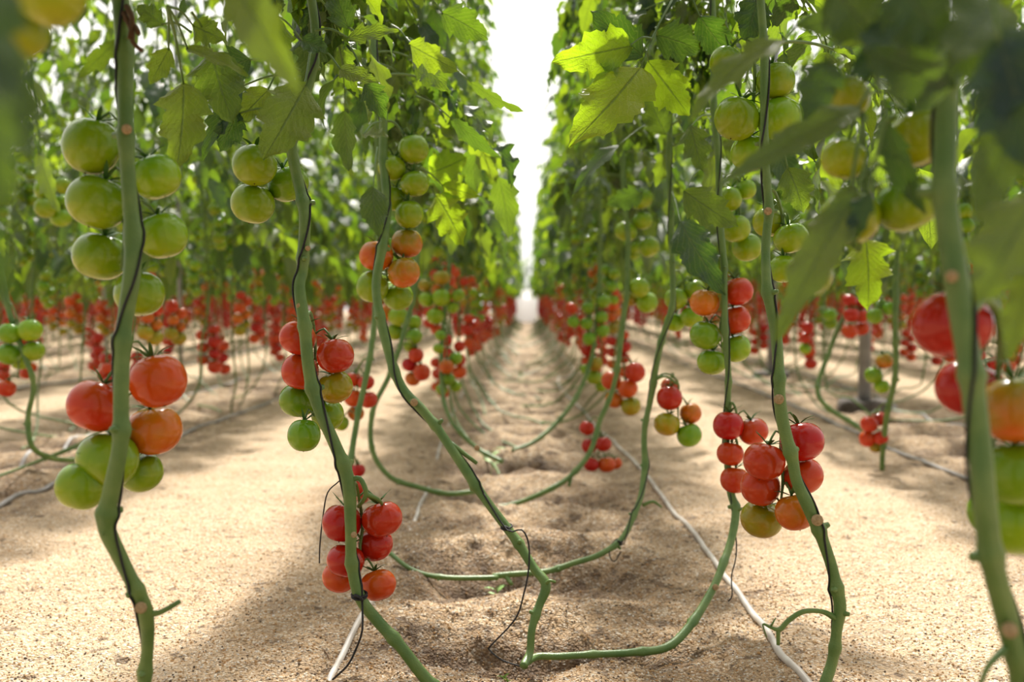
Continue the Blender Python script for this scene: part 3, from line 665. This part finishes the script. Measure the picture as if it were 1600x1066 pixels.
# the out-of-focus leaves of the nearest vine on the right
for a, b, w, r in [((1560,60,.66),(1610,260,.66),150,.1), ((1400,-30,.74),(1470,70,.74),130,.1), ((1300,-20,.8),(1370,60,.8),110,.1), ((1345,165,.9),(1126,288,.84),62,.5), ((1340,300,.86),(1216,528,.84),82,.3), ((1300,95,.84),(1255,185,.84),70,.1), ((1440,30,.8),(1330,118,.78),100,.2),
                   ((1490,140,.78),(1350,78,.76),104,.1), ((1480,60,.74),(1590,120,.72),110,-.2), ((1600,150,.7),(1530,345,.7),96,.1), ((1620,300,.68),(1530,470,.68),130,.2),
                   ((1385,190,.9),(1445,330,.92),50,.3), ((1370,60,.9),(1300,10,.9),90,0), ((1560,0,.72),(1480,100,.7),120,0), ((1640,30,.66),(1560,190,.66),120,.2), ((1330,290,.88),(1300,390,.86),50,.3),
                   ((1390,20,.85),(1250,40,.88),80,.3), ((1500,80,.8),(1425,150,.78),70,.2), ((1360,300,.84),(1335,385,.84),44,.4), ((1620,420,.7),(1580,560,.7),70,.4)]:
    BL(S9, a, b, w, roll=r, bend=.5)
BL(S9, (1352,372,1.3), (1356,480,1.28), 84, deep=.5, roll=.1, to=(1380,330,1.3), m='leaf_backlit')
BL(S9, (1300,372,1.2), (1292,432,1.2), 40, deep=.2, roll=-.3, to=(1330,340,1.2))
# left of the gap
BL(S3, (680,305,2.3), (722,382,2.25), 70, deep=.5, to=(640,250,2.2), m='leaf_backlit')
BL(S3, (690,290,2.3), (748,306,2.28), 34, to=(650,260,2.2), m='leaf_backlit'); BL(S3, (668,272,2.32), (728,246,2.3), 60, to=(650,260,2.2), m='leaf_backlit')
BL(S3, (583,292,2.02), (592,368,2.0), 46, deep=.2, to=(590,230,2.1)); BL(S3, (566,210,2.0), (606,214,1.98), 34, roll=-1.0, to=(596,190,2.1))
BL(S3, (735,128,2.0), (820,174,1.95), 28, roll=.8, to=(640,60,2.1)); BL(S3, (705,186,2.1), (778,244,2.1), 34, roll=.6, to=(650,150,2.1))
BL(S3, (640,70,1.95), (715,110,1.9), 50, roll=.4); BL(S3, (655,95,2.0), (700,140,1.95), 50, roll=.1); BL(S3, (690,20,2.0), (760,60,2.0), 60)
BL(S2, (478,132,1.5), (413,246,1.47), 96, deep=.3, to=(490,60,1.58)); BL(S2, (545,45,1.6), (520,-20,1.6), 50); BL(S2, (542,60,1.55), (620,48,1.55), 36, roll=-.6)
BL(S2, (470,62,1.5), (512,80,1.5), 40, roll=-.5); BL(S2, (530,108,1.6), (592,130,1.55), 34, roll=-.5); BL(S2, (570,130,1.75), (602,185,1.75), 44)
BL(S2, (380,132,1.6), (318,246,1.6), 44, deep=.4, roll=.5, to=(470,120,1.6)); BL(S2, (392,92,1.62), (330,118,1.6), 60, roll=.2, to=(470,110,1.6))
BL(S2, (372,175,1.6), (345,235,1.6), 50, to=(450,180,1.6)); BL(S2, (420,140,1.62), (372,190,1.6), 56, roll=.3)
BL(S1, (287,128,1.42), (276,264,1.4), 88, deep=.45, to=(262,10,1.3)); BL(S1, (265,75,1.4), (235,130,1.4), 40, to=(262,10,1.3)); BL(S1, (290,75,1.4), (385,118,1.4), 38, roll=-.9, to=(262,10,1.3))
BL(S1, (184,62,1.24), (124,120,1.25), 34, roll=-.4, to=(198,60,1.2)); BL(S1, (300,40,1.45), (350,62,1.45), 50, to=(262,10,1.3)); BL(S1, (255,40,1.4), (215,10,1.4), 40)
BL(S1, (330,80,1.5), (365,190,1.5), 90, roll=.1, to=(300,20,1.4))
BL(S0, (352,-40,.78), (462,138,.74), 92, roll=.3, bend=.3, to=(150,-150,.74))
for a, b, w, r in [((-40,-60,.46),(-50,260,.44),150,.1), ((-40,120,.4),(10,330,.4),110,.2), ((-60,300,.38),(8,470,.4),90,.2), ((-20,30,.5),(66,190,.5),80,.3), ((-20,80,.44),(48,240,.44),70,.0)]:
    BL(S0, a, b, w, roll=r, bend=.4)
# left far plant
BL(S11, (60,240,3.0), (92,330,2.95), 40, roll=.7)

CLEAR_TOM = list(HEROTOM)+HEROLEAF
def bad_leaf(mtx, lmb, root_d, ymax, gap=(772, 868)):
    v = lmb.arr()[0][::5]; a = np.array(mtx); w = v @ a[:3, :3].T+a[:3, 3]-np.array(CAM)
    d = w @ np.array(fw); ok = d > .1
    if not ok.any(): return False
    px = 800+F*(w @ np.array(rt))/np.maximum(d, .05); py = 533-F*(w @ np.array(up))/np.maximum(d, .05)
    vis = (px > -20) & (px < 1620) & (py > -20) & (py < 1086) & ok
    if (~ok & True).any() and d.min() < .1: return True
    if not vis.any(): return d.min() < .5
    px, py, d = px[vis], py[vis], d[vis]
    if (py > ymax(px)).any(): return True
    cx = 822+ (0)*py; hw = 50*(1-py/470).clip(0, 1)**1.4
    if (abs(px-cx) < hw).mean() > .02: return True
    for tx, ty, tr, td in CLEAR_TOM:
        if td < root_d+1.2:
            m = ((px-tx)**2+(py-ty)**2 < (tr*.9)**2) & (d < td)
            if m.any(): return True
    return False
def yl_left(px): return np.interp(px, [0, 300, 480, 560, 700, 760, 820], [150, 230, 235, 300, 400, 420, 430])
def yl_right(px): return np.interp(px, [820, 900, 1000, 1100, 1250, 1400, 1600], [430, 420, 410, 360, 330, 390, 420])
for root, base, dp, dr, _, zl, nl, seed, res in HERO:
    if not nl: continue
    rng = random.Random(seed*31); zs = dp[:, 2]; placed = 0
    ym = yl_left if base.x < 0 and dp[0][0]+base.x < 0 else yl_right
    right = dp[0][0]+base.x > 0
    ym = (lambda q: np.full(q.shape, 40.)) if seed in (1, 12, 13) else yl_right if right else yl_left
    if seed in (1, 12, 13):     # extra leaves above the view, added to shade the nearest vines' lower foliage
        for q in range(34):
            z = rng.uniform(1.0, 1.65); i = int(np.argmin(abs(zs-z))); p = Vector(dp[i])+base; a = PI/2+rng.uniform(-1.5, 1.5)
            j = rng.randrange(8); m = Matrix.Translation(p) @ Matrix.Rotation(a, 4, 'Z') @ Matrix.Scale(rng.uniform(.9, 1.2), 4)
            if bad_leaf(m, LMB['mid'][j], proj(p)[2], ym): continue
            o = link('leaf', LEAF['mid'][j], root); o.matrix_local = Matrix.Translation(-base) @ m
    cs = nl*3; k = 0
    while placed < nl+26 and k < cs*4:
        k += 1
        z = zl+(2.9-zl)*((k*.381966) % 1)**1.25 if k > 14 else zl+(1.5-zl)*((k*.618) % 1)
        i = int(np.argmin(abs(zs-z)+np.arange(len(zs))*1e-6)); p = Vector(dp[i])+base
        a = k*2.39996+rng.uniform(-.3, .3)
        j = rng.randrange(8); r_ = res if z < 1.5 else 'mid'
        m = Matrix.Translation(p) @ Matrix.Rotation(a, 4, 'Z') @ Matrix.Scale(rng.uniform(.75, 1.05)*(1 if z < 1.25 else .72), 4)
        if bad_leaf(m, LMB[r_][j], proj(p)[2], ym): continue
        o = link('leaf', LEAF[r_][j], root); o.matrix_local = Matrix.Translation(-base) @ m; placed += 1

# ------------------------------------------------------------------ generic plants of the rows
COLSETS = [('R', 'R', 'V'), ('R', 'V', 'R'), ('V', 'O', 'L'), ('O', 'L', 'G'), ('G', 'D', 'G')]
def proto_plant(seed, lod):
    """lod 1: leaves and calyxes as parts, 2: one foliage mesh, 3: fruit trusses as single meshes"""
    rng = random.Random(seed); root = empty('tomato_plant', (0, 0, 0)); kids = []
    dy = rng.choice((-1, -1, 1))*rng.uniform(.1, .8); bx = rng.uniform(.16, .46)
    pts = [Vector((bx, dy, .004)), Vector((bx*.85, dy*.75, .014)), Vector((bx*.5, dy*.4, rng.uniform(.03, .12))), Vector((bx*.14, dy*.12, rng.uniform(.14, .26))), Vector((.02, 0, .42))]
    z = .65
    while z < 3.0: pts.append(Vector((rng.uniform(-.03, .03), rng.uniform(-.03, .03), z))); z += .3
    mb = MB(); dp, _ = tube(mb, pts, [.0055]*len(pts), 8 if lod == 1 else 5, 4 if lod == 1 else 2)
    kids.append(mb.build('stem', [M['stem']], root))
    zs = dp[:, 2]
    at = lambda z: Vector(dp[int(np.argmin(abs(zs-z)))])
    nl = {1: 30, 2: 24, 3: 20}[lod]
    fol = MB(); res = {1: 'mid', 2: 'lo', 3: 'lo'}[lod]
    for k in range(nl):
        z = .95+rng.uniform(-.06, .06)+2.0*k/nl; a = k*2.4+rng.uniform(-.4, .4)
        z = 1.02+1.85*k/nl+rng.uniform(-.05, .05); inner = max(0, math.cos(a))     # shorter leaves towards the shaded middle of the bed
        m = Matrix.Translation(at(z)) @ Matrix.Rotation(a, 4, 'Z') @ Matrix.Scale(rng.uniform(.85, 1.15)*(1-.42*inner)*(1 if z < 1.6 else .75), 4)
        if lod == 1:
            o = link('leaf', LEAF['mid'][rng.randrange(8)], root); o.matrix_local = m; kids.append(o)
        else: fol.addmb(LMB[res][rng.randrange(6)], m)
    if lod > 1: kids.append(fol.build('foliage', [M['leaf_far'] if lod == 3 else M['leaf'], M['stem_far']], root))
    zt = rng.uniform(.30, .45); ci = rng.choice((0, 0, 1)); names = []
    while zt < 1.35:
        sd = rng.uniform(0, 6.28); a = at(zt+.06); n = rng.choice((5, 6, 6, 7)); toms = []
        cc = a+Vector((math.cos(sd), math.sin(sd), 0))*.055
        for i in range(n):
            r = rng.uniform(.026, .035)*(1 if ci < 4 else .92)
            aa = sd+(i % 2-.5)*2.4+rng.uniform(-.3, .3)
            toms.append((cc+Vector((math.cos(aa)*.033, math.sin(aa)*.033, .02-.030*i+rng.uniform(-.005, .005))), r, COLSETS[min(4, ci)][min(2, i*3//n)]))
        names.append(min(4, ci))
        if lod == 3 and zt < .5 and rng.random() < .42: zt += .15; ci = 2; names.pop(); continue
        if lod < 3: kids.append(make_truss(root, toms, a, rng, calyx=(lod == 1), lowres=(lod == 2)))
        else:
            s2, items = make_truss(root, toms, a, rng, solo=True, lowres=True); s3 = MB(); s3.addmb(s2)
            key = ['R', 'V', 'O', 'L', 'G', 'D']
            tm, _, _ = tomato_mb(3, 9, 6)
            for c, r, col, q in items:
                v, qq, u, mm = tm.arr(); mtx = np.array(q.to_matrix())*r
                s3.add(v @ mtx.T+np.array(c), qq, u, key.index(col)+1)
            kids.append(s3.build('fruit_truss', [M['stem_far']]+[FR[k] for k in key], root))
        zt += rng.uniform(.22, .30); ci = rng.choice((0, 1, 2)) if zt < .62 else rng.choice((2, 3, 4)) if zt < .85 else 4
    KIDS[root.name] = kids
    return root, names
ORD = ['first', 'second', 'third', 'fourth', 'fifth', 'sixth', 'seventh', 'eighth', 'ninth', 'tenth', 'eleventh', 'twelfth', 'thirteenth', 'fourteenth', 'fifteenth',
       'sixteenth', 'seventeenth', 'eighteenth', 'nineteenth', 'twentieth', 'twenty-first', 'twenty-second', 'twenty-third', 'twenty-fourth', 'twenty-fifth', 'twenty-sixth', 'twenty-seventh', 'twenty-eighth', 'twenty-ninth', 'thirtieth']
CN = ['red', 'red', 'orange', 'half-ripe', 'green']
PRO = {1: [proto_plant(100+i, 1) for i in range(5)], 2: [proto_plant(200+i, 2) for i in range(6)], 3: [proto_plant(300+i, 3) for i in range(6)]}
usedp = set()
rp = random.Random(9)
LINES = []
for k in range(-8, 9):
    for s in (-1, 1):
        LINES.append((k*2+s*(.405 if k == 0 else .42), k, s))
def visible(x, y, margin=.5):
    px, py, d = proj((x, y, .8)); return -margin*F/d < px < 1600+margin*F/d
stuffspots = []
where = {(0, -1): 'left side of the central bed', (0, 1): 'right side of the central bed',
         (-1, 1): 'row across the left sand path', (-1, -1): 'second row out on the left', (1, -1): 'row across the right sand path', (1, 1): 'second row out on the right'}
sidew = {-1: 'left', 1: 'right'}
NUMW = {2: 'third', 3: 'fifth', 4: 'seventh', 5: 'ninth', 6: 'eleventh', 7: 'thirteenth', 8: 'fifteenth'}
NUMX = {2: 'fourth', 3: 'sixth', 4: 'eighth', 5: 'tenth', 6: 'twelfth', 7: 'fourteenth', 8: 'sixteenth'}
for x, k, s in LINES:
    y = 0; n = 0
    ystart = {(0, -1): 4.35, (0, 1): 4.75, (-1, 1): 3.75, (1, -1): 2.9}.get((k, s), 2.2)
    y = ystart+rp.uniform(0, .15)
    while y < 34:
        sp = .45 if y < 12 else .55
        if (k, s) == (1, -1) and 3.5 < y < 4.55: y = 4.7
        qx, _, qd = proj((x, y, .5))      # the posts stand where no vine hides their feet
        if (qd < 5.9 and abs(qx-1350) < 62) or (qd < 7 and abs(qx-283) < 26) or (qd < 8 and x > 0 and abs(qx-1203) < 24): y += .2; continue
        if visible(x, y, .35 if y < 10 else .2):
            n += 1
            lim = 17 if k == 0 else 13.5 if abs(k) == 1 else 12
            if y < lim:
                lod = 1 if y < 5.2 and abs(k) <= 1 else 2 if y < 8.5 and abs(k) <= 1 else 3
                i = rp.randrange(len(PRO[lod])); pr, cl = PRO[lod][i]
                if (lod, i) not in usedp: usedp.add((lod, i)); o = pr
                else: o = copy_tree(pr)
                o.location = (x+rp.uniform(-.05, .05), y+rp.uniform(-.06, .06), 0)
                o.rotation_euler.z = (0 if s < 0 else PI)+rp.uniform(-.35, .35); sc_ = rp.uniform(.94, 1.06); o.scale = (sc_, sc_, sc_)
                if (k, s) in where: w = where[(k, s)]
                else:
                    outw = (2*abs(k)+(0 if (s*k < 0) else 1)); w = 'row %s beyond the %s path' % (ORD[outw-2], sidew[1 if k > 0 else -1])
                lo, hi = CN[cl[0]], CN[cl[min(2, len(cl)-1)]]
                if n <= 30:
                    if k == 0: lab = '%s distant vine on the %s, %s fruit low, %s above' % (ORD[n-1], w.replace('side of the central bed', 'bed side'), lo, hi)
                    else: lab = '%s vine in the %s, %s fruit low, %s above' % (ORD[n-1], w, lo, hi)
                tag(o, lab, 'tomato plant', 'tomato vines on the '+w if k == 0 else 'tomato vines in the '+w)
            else: stuffspots.append((x+rp.uniform(-.08, .08), y, s))
        y += sp*rp.uniform(.85, 1.15)
for lod in PRO:      # prototypes that no row used
    for i, (pr, _) in enumerate(PRO[lod]):
        if (lod, i) not in usedp:
            def rm(o):
                for c in KIDS.get(o.name, ()): rm(c)
                bpy.data.objects.remove(o)
            rm(pr)
# everything farther away: uncountable mass of plants
fp = []
tmf, _, _ = tomato_mb(3, 7, 5)
for sd in range(5):
    rng = random.Random(900+sd); mb = MB()
    tube(mb, [(.3, .2, .01), (.1, .1, .08), (0, 0, .5), (.02, 0, 1.6), (0, 0, 3)], [.008]*5, 4, 1, 1)
    for k in range(22):
        z = 1.0+1.85*k/22; a = k*2.4+rng.uniform(-.4, .4); m = Matrix.Translation((0, 0, z)) @ Matrix.Rotation(a, 4, 'Z') @ Matrix.Scale(rng.uniform(.95, 1.3)*(1-.42*max(0, math.cos(a)))*(1 if z < 1.7 else .8), 4)
        mb.addmb(LMB['far'][rng.randrange(5)], m)
    for t in range(5):
        z0 = .42+.21*t; col = (2, 3, 4, 4, 4)[t]; a = rng.uniform(0, 6.28)
        for i in range(6):
            aa = a+(i % 2-.5)*2.4; r = .034; v, qq, u, mm = tmf.arr()
            c = np.array([math.cos(a)*.05+math.cos(aa)*.035, math.sin(a)*.05+math.sin(aa)*.035, z0-.032*i+.06]); mb.add(v*r+c, qq, u, col)
    fp.append(mb)
big = MB(); rng = random.Random(4)
for x, y, s in stuffspots:
    a = (0 if s < 0 else PI)+rng.uniform(-.6, .6)
    big.addmb(fp[rng.randrange(5)], Matrix.Translation((x, y, 0)) @ Matrix.Rotation(a, 4, 'Z') @ Matrix.Scale(rng.uniform(.92, 1.08), 4))
for i in range(9):    # low vines closing the far end of the bed behind the white sheet
    big.addmb(fp[i % 5], Matrix.Translation((-.55+.14*i-.1, 32+.2*(i % 3), 0)) @ Matrix.Rotation(i*1.3, 4, 'Z') @ Matrix.Scale(.55+.12*(i % 3), 4))
o = big.build('distant_vine_foliage', [M['leaf_far'], M['stem_far'], FR['R'], FR['V'], FR['G']])
tag(o, 'dense mass of far tomato vines with red and green fruit', 'tomato plants', kind='stuff')

# ------------------------------------------------------------------ ground
rgn = np.random.default_rng(3)
def vnoise(x, y, s, seed):
    r = np.random.default_rng(seed).random((256, 256)); xs = x/s+1000; ys = y/s+1000
    xi = np.floor(xs).astype(int); yi = np.floor(ys).astype(int); fx = xs-xi; fy = ys-yi
    fx = fx*fx*(3-2*fx); fy = fy*fy*(3-2*fy); g_ = lambda a, b: r[a % 256, b % 256]
    return (g_(xi, yi)*(1-fx)+g_(xi+1, yi)*fx)*(1-fy)+(g_(xi, yi+1)*(1-fx)+g_(xi+1, yi+1)*fx)*fy-.5
def gh(x, y):
    x = np.asarray(x, float); y = np.asarray(y, float)
    c = np.round(x/2)*2; lx = x-c
    bed = np.exp(-(lx/.42)**4)
    h = .035*vnoise(x, y, .45, 1)*(.4+.8*bed)+.024*vnoise(x, y, .13, 2)*(.5+bed)+.016*vnoise(x, y, .05, 5)*(.55+bed)+.007*vnoise(x, y, .024, 6)*(.9+bed)
    h += .012*(1-bed)*vnoise(x, y*.12, .07, 3)       # faint wheel and rake lines along the paths
    ph = y+.12*np.sin(c*3.1)+.10*vnoise(x, y, .3, 7)
    f = (ph/.5) % 1.0
    hol = np.exp(-((f-.72)/.15)**2)+np.exp(-((f+.28)/.15)**2)
    h -= .09*hol*np.exp(-((lx-.02)/.22)**4)
    h += .028*(np.exp(-((f-.12)/.11)**2)+np.exp(-((f-1.12)/.11)**2))*np.exp(-(lx/.28)**4)
    h += .012*np.exp(-((abs(lx)-.52)/.1)**2)
    return h
def axis_(parts):
    a = [np.arange(s, e, st) for s, e, st in parts]; return np.concatenate(a)
xs = axis_([(-20, -8, .5), (-8, -3, .12), (-3, -1.3, .04), (-1.3, 1.3, .0125), (1.3, 3, .04), (3, 8, .12), (8, 20.1, .5)])
ys = axis_([(-3, 1.0, .2), (1.0, 3.2, .0125), (3.2, 6, .025), (6, 12, .06), (12, 24, .2), (24, 60, 1.2)])
X, Y = np.meshgrid(xs, ys); Z = gh(X, Y)
mb = MB(); mb.add(np.stack([X, Y, Z], -1).reshape(-1, 3), grid_quads(len(ys), len(xs)))
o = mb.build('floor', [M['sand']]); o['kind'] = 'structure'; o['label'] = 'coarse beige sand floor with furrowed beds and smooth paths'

# larger grit scattered on the sand near the camera
mb = MB(); rng = random.Random(8)
ico = np.array([[0, 0, 1], [1, 0, 0], [0, 1, 0], [-1, 0, 0], [0, -1, 0], [0, 0, -1]], float)*.9
qf = [[0, 1, 2, 2], [0, 2, 3, 3], [0, 3, 4, 4], [0, 4, 1, 1], [5, 2, 1, 1], [5, 3, 2, 2], [5, 4, 3, 3], [5, 1, 4, 4]]
sph = []
for a in (.35, 1.1, 2.0, 2.8):
    for b in range(7): sph.append([math.sin(a)*math.cos(b*PI/3), math.sin(a)*math.sin(b*PI/3), math.cos(a)])
sph = np.array(sph); sq_ = grid_quads(4, 7)[:, ::-1]
GC = [simple('grit pale', (.72, .62, .48), .6), simple('grit tan', (.55, .38, .21), .6), simple('grit ochre', (.50, .29, .12), .6), simple('grit dark', (.12, .085, .06), .7), simple('grit white', (.85, .82, .76), .5)]
cnt = 0
while cnt < 26000:
    yy = 1.35+(rng.random()**1.5)*2.0; xx = rng.uniform(-.56*yy, .54*yy)
    lx = abs(xx); 
    if rng.random() > (.95 if lx < .6 else .5)*(1.25-.3*(yy-1.35)): cnt += 0; continue
    r = rng.uniform(.0013, .0028)*(1.5 if rng.random() < .06 else 1)
    v = sph*np.array([r, r*rng.uniform(.7, 1), r*rng.uniform(.5, .8)]); a = rng.uniform(0, 6.28); ca, sa = math.cos(a), math.sin(a)
    v = v @ np.array([[ca, sa, 0], [-sa, ca, 0], [0, 0, 1]])
    mb.v.append(v+np.array([xx, yy, 0])); mb.q.append(sq_+mb.n); mb.n += len(v); mb.u.append(np.zeros((len(v), 2))); mb.m.append(np.full(len(sq_), rng.choice((0, 0, 1, 1, 1, 2, 2, 3, 4)))); cnt += 1
cen = np.array([(x[:, 0].mean(), x[:, 1].mean()) for x in mb.v]); hh = gh(cen[:, 0], cen[:, 1])
mb.v = [x+np.array([0, 0, h+.0006]) for x, h in zip(mb.v, hh)]
o = mb.build('grit', GC); tag(o, 'loose coloured grit scattered over the sand', 'grit', kind='stuff')

# ------------------------------------------------------------------ hoses
def hose(label, pts, r, m, lift=None):
    p, rr = spline([Vector((x, y, 0)) for x, y in pts], [r]*len(pts), 24)
    p[:, 2] = gh(p[:, 0], p[:, 1])
    k = np.ones(9)/9; z = np.convolve(np.pad(p[:, 2], 4, 'edge'), k, 'valid'); p[:, 2] = np.maximum(z, p[:, 2]-r*.6)+r*.75
    if lift is not None: p[:, 2] += lift(p[:, 1])
    base = p[0].copy(); base[2] = 0
    mb = MB(); tube(mb, p-base, rr, 12, dense=True); o = mb.build('irrigation_hose', [m]); o.location = base
    tag(o, label, 'irrigation hose', 'drip irrigation hoses'); return o
def gp(*a): return [tuple(G(*q))[:2] for q in a]
hose('white drip hose lying along the right edge of the central bed', [(.52, 1.2)]+gp((1243,1066), (1190,985), (1132,908), (1080,840), (1040,790), (1000,733), (960,694), (925,662), (890,622), (872,596))+[(.42, 9), (.40, 14), (.42, 30)], .0068, M['hose'])
hose('pale drip hose half buried along the left edge of the central bed', [(-.33, 1.2)]+gp((515,1066), (572,965), (630,855), (662,780), (690,695), (712,640), (730,606))+[(-.40, 9), (-.42, 14), (-.4, 30)], .006, M['hose'], lift=lambda y: -.0165*(.5+.5*np.sign(np.sin(y*5.2+.6))*abs(np.sin(y*5.2+.6))**.4))
hose('grey drip hose on the far edge of the left sand path', [(-1.72, 1.5)]+gp((-60,815), (0,790), (80,762), (165,742), (250,698), (330,665), (430,628), (560,575))+[(-1.6, 14), (-1.6, 30)], .0085, M['hose_grey'])
hose('grey drip hose on the far edge of the right sand path', [(1.6, 2.0)]+gp((1640,800), (1530,762), (1420,715), (1330,678), (1240,640), (1150,600))+[(1.6, 12), (1.6, 30)], .0085, M['hose_grey'])
hose('grey hose beyond the second row of vines on the left', [(-2.42, 3)]+gp((-40,742), (60,715), (170,672), (300,620))+[(-2.4, 14), (-2.4, 30)], .0085, M['hose_grey'])
hose('dark grey hose beside the steel post on the right', [(2.45, 3)]+gp((1640,690), (1510,668), (1400,640))+[(2.4, 9), (2.4, 30)], .009, M['hose_grey'])
hose('pale hose along the next path out on the left', [(-3.6, 6)]+gp((10,612), (180,590), (350,560))+[(-3.6, 16), (-3.6, 30)], .011, M['hose'])

# ------------------------------------------------------------------ posts
def post(label, x, y, r, h, base=True):
    root = empty('support_post', (x, y, 0)); tag(root, label, 'post')
    mb = MB(); tube(mb, [(0, 0, -.02), (0, 0, h/2), (0, 0, h)], [r]*3, 14, 2); mb.build('pole', [M['steel']], root)
    if base:
        mb = MB(); rb_ = .15; pr = [(rb_*.98, -.03), (rb_, .02), (rb_*.97, .05), (rb_*.9, .065), (.01, .068)]
        n = 20; v = [[a*math.cos(i*2*PI/n)*(1+.03*math.sin(3*i)), a*math.sin(i*2*PI/n), z+.006*math.sin(i*1.7)] for a, z in pr for i in range(n+1)]
        mb.add(v, grid_quads(5, n+1)); o = mb.build('footing', [M['concrete']], root); o['label'] = 'dark round concrete footing'
post('grey steel post on a dark round footing beyond the right sand path', *tuple(P(1350, 640, 5.9))[:2], .036, 3.2)
post('farther steel post with dark footing, behind the mid-height cluster on the right', *tuple(P(1205, 592, 8.2))[:2], .036, 3.2)
post('thin grey post among the vines left of the two-tone cluster', *tuple(P(283, 610, 7.0))[:2], .016, 3.2, False)
post('thin far post at the left among the red bunches', *tuple(P(166, 540, 11.5))[:2], .03, 3.2, False)

# ------------------------------------------------------------------ seedlings
def seedling(label, px, py, h, seed, col='seedling'):
    rng = random.Random(seed); b = G(px, py); b.z = float(gh(b.x, b.y)); root = empty('seedling', b); tag(root, label, 'seedling', 'weed seedlings on the sand')
    mb = MB(); top = Vector((rng.uniform(-.01, .01), 0, h)); tube(mb, [Vector((0, 0, -.005)), top*.5+Vector((.004, 0, 0)), top], [.0016, .0013, .001], 6, 3); mb.build('stem', [M['seedling']], root)
    for k in range(6):
        a = k*2.4+rng.uniform(-.3, .3); t = .45+.55*k/5; o_ = top*t; L = h*rng.uniform(.35, .5)
        v, q, u = leaflet(L, L*.6, rng, 9, 5, rng.uniform(.2, .7), .2, .05); dr = Vector((math.cos(a), math.sin(a), rng.uniform(.1, .6)))
        mb = MB(); B = np.array(basis(dr, Vector((0, 0, 1)))); mb.add(v @ B.T+np.array(o_+dr.normalized()*.006), q, u); tube(mb, [o_, o_+dr.normalized()*.008], [.0008, .0008], 4, 1)
        mb.build('leaf', [M['seedling']], root)
seedling('tiny pale green seedling sprouting between the two stems lying across the bed', 780, 905, .055, 1)
seedling('bright green seedling in the furrow farther up the bed centre', 766, 738, .11, 2)
seedling('small weed on the sand beside the left vines with green bunch', 150, 668, .14, 3)
seedling('minute green sprout at the very front of the bed beside the vine base', 792, 1062, .016, 4)
seedling('faint far seedling in the middle of the bed', 812, 600, .12, 5)

# ------------------------------------------------------------------ white sheet hanging at the end of the bed
mb = MB(); nu, nv = 26, 20; c = P(823, 503, 28.5)
a = np.linspace(0, 2*PI, nu+1); t = np.linspace(0, 1, nv)
prof = .345*np.sin(PI*(.16+.72*t))**.5*np.where(t > .86, np.sqrt(np.clip(1-((t-.86)/.15)**2, 0, 1)), 1)
T, A = np.meshgrid(t, a, indexing='ij'); Rr = prof[:, None]*(1+.06*np.sin(5*A)+.03*np.sin(9*A+T*3))
v = np.stack([Rr*np.cos(A), .6*Rr*np.sin(A), .94*T], -1).reshape(-1, 3)
mb.add(v, grid_quads(nv, nu+1)); o = mb.build('plastic_sheet', [M['film']]); o.location = (c.x, c.y, 0)
tag(o, 'bright white plastic sheet bunched upright on the ground at the far end of the bed', 'plastic sheet')

# ------------------------------------------------------------------ light
w = bpy.data.worlds.new('sky'); sc.world = w; w.use_nodes = True; nt = w.node_tree; nt.nodes.clear()
out = N(nt, 'ShaderNodeOutputWorld'); bg = N(nt, 'ShaderNodeBackground'); tc = N(nt, 'ShaderNodeTexCoord')
SUN_EL, SUN_AZ = math.radians(49), math.radians(1.5)      # ahead of the camera, a little right of the rows
sd = Vector((math.sin(SUN_AZ)*math.cos(SUN_EL), math.cos(SUN_AZ)*math.cos(SUN_EL), math.sin(SUN_EL)))
dt = N(nt, 'ShaderNodeVectorMath', operation='DOT_PRODUCT'); nt.links.new(tc.outputs['Generated'], dt.inputs[0]); dt.inputs[1].default_value = sd
f = math_n(nt, 'POWER', math_n(nt, 'MAXIMUM', math_n(nt, 'ADD', math_n(nt, 'MULTIPLY', dt.outputs['Value'], .5), .5), 0.), 5.0)
nt.links.new(math_n(nt, 'ADD', .48, math_n(nt, 'MULTIPLY', f, 2.0)), bg.inputs['Strength'])
bg.inputs[0].default_value = (1.0, .97, .93, 1); nt.links.new(bg.outputs[0], out.inputs[0])
sl = bpy.data.lights.new('sun', 'SUN'); so = bpy.data.objects.new('sun', sl); COL.objects.link(so)
sl.energy = 8.3; sl.angle = math.radians(4); sl.color = (1, .945, .85)
so.rotation_mode = 'QUATERNION'; so.rotation_quaternion = sd.to_track_quat('Z', 'Y')
so.location = (0, 0, 6)

vs = sc.view_settings
sc.display_settings.display_device = 'sRGB'
vs.view_transform = 'Standard'; vs.look = 'None'; vs.gamma = 1; vs.use_curve_mapping = False; vs.exposure = .2
cy = sc.cycles
cy.max_bounces = 8; cy.diffuse_bounces = 4; cy.glossy_bounces = 2; cy.transmission_bounces = 5; cy.transparent_max_bounces = 4
cy.use_denoising = True; cy.sample_clamp_indirect = 8; cy.caustics_reflective = False; cy.caustics_refractive = False
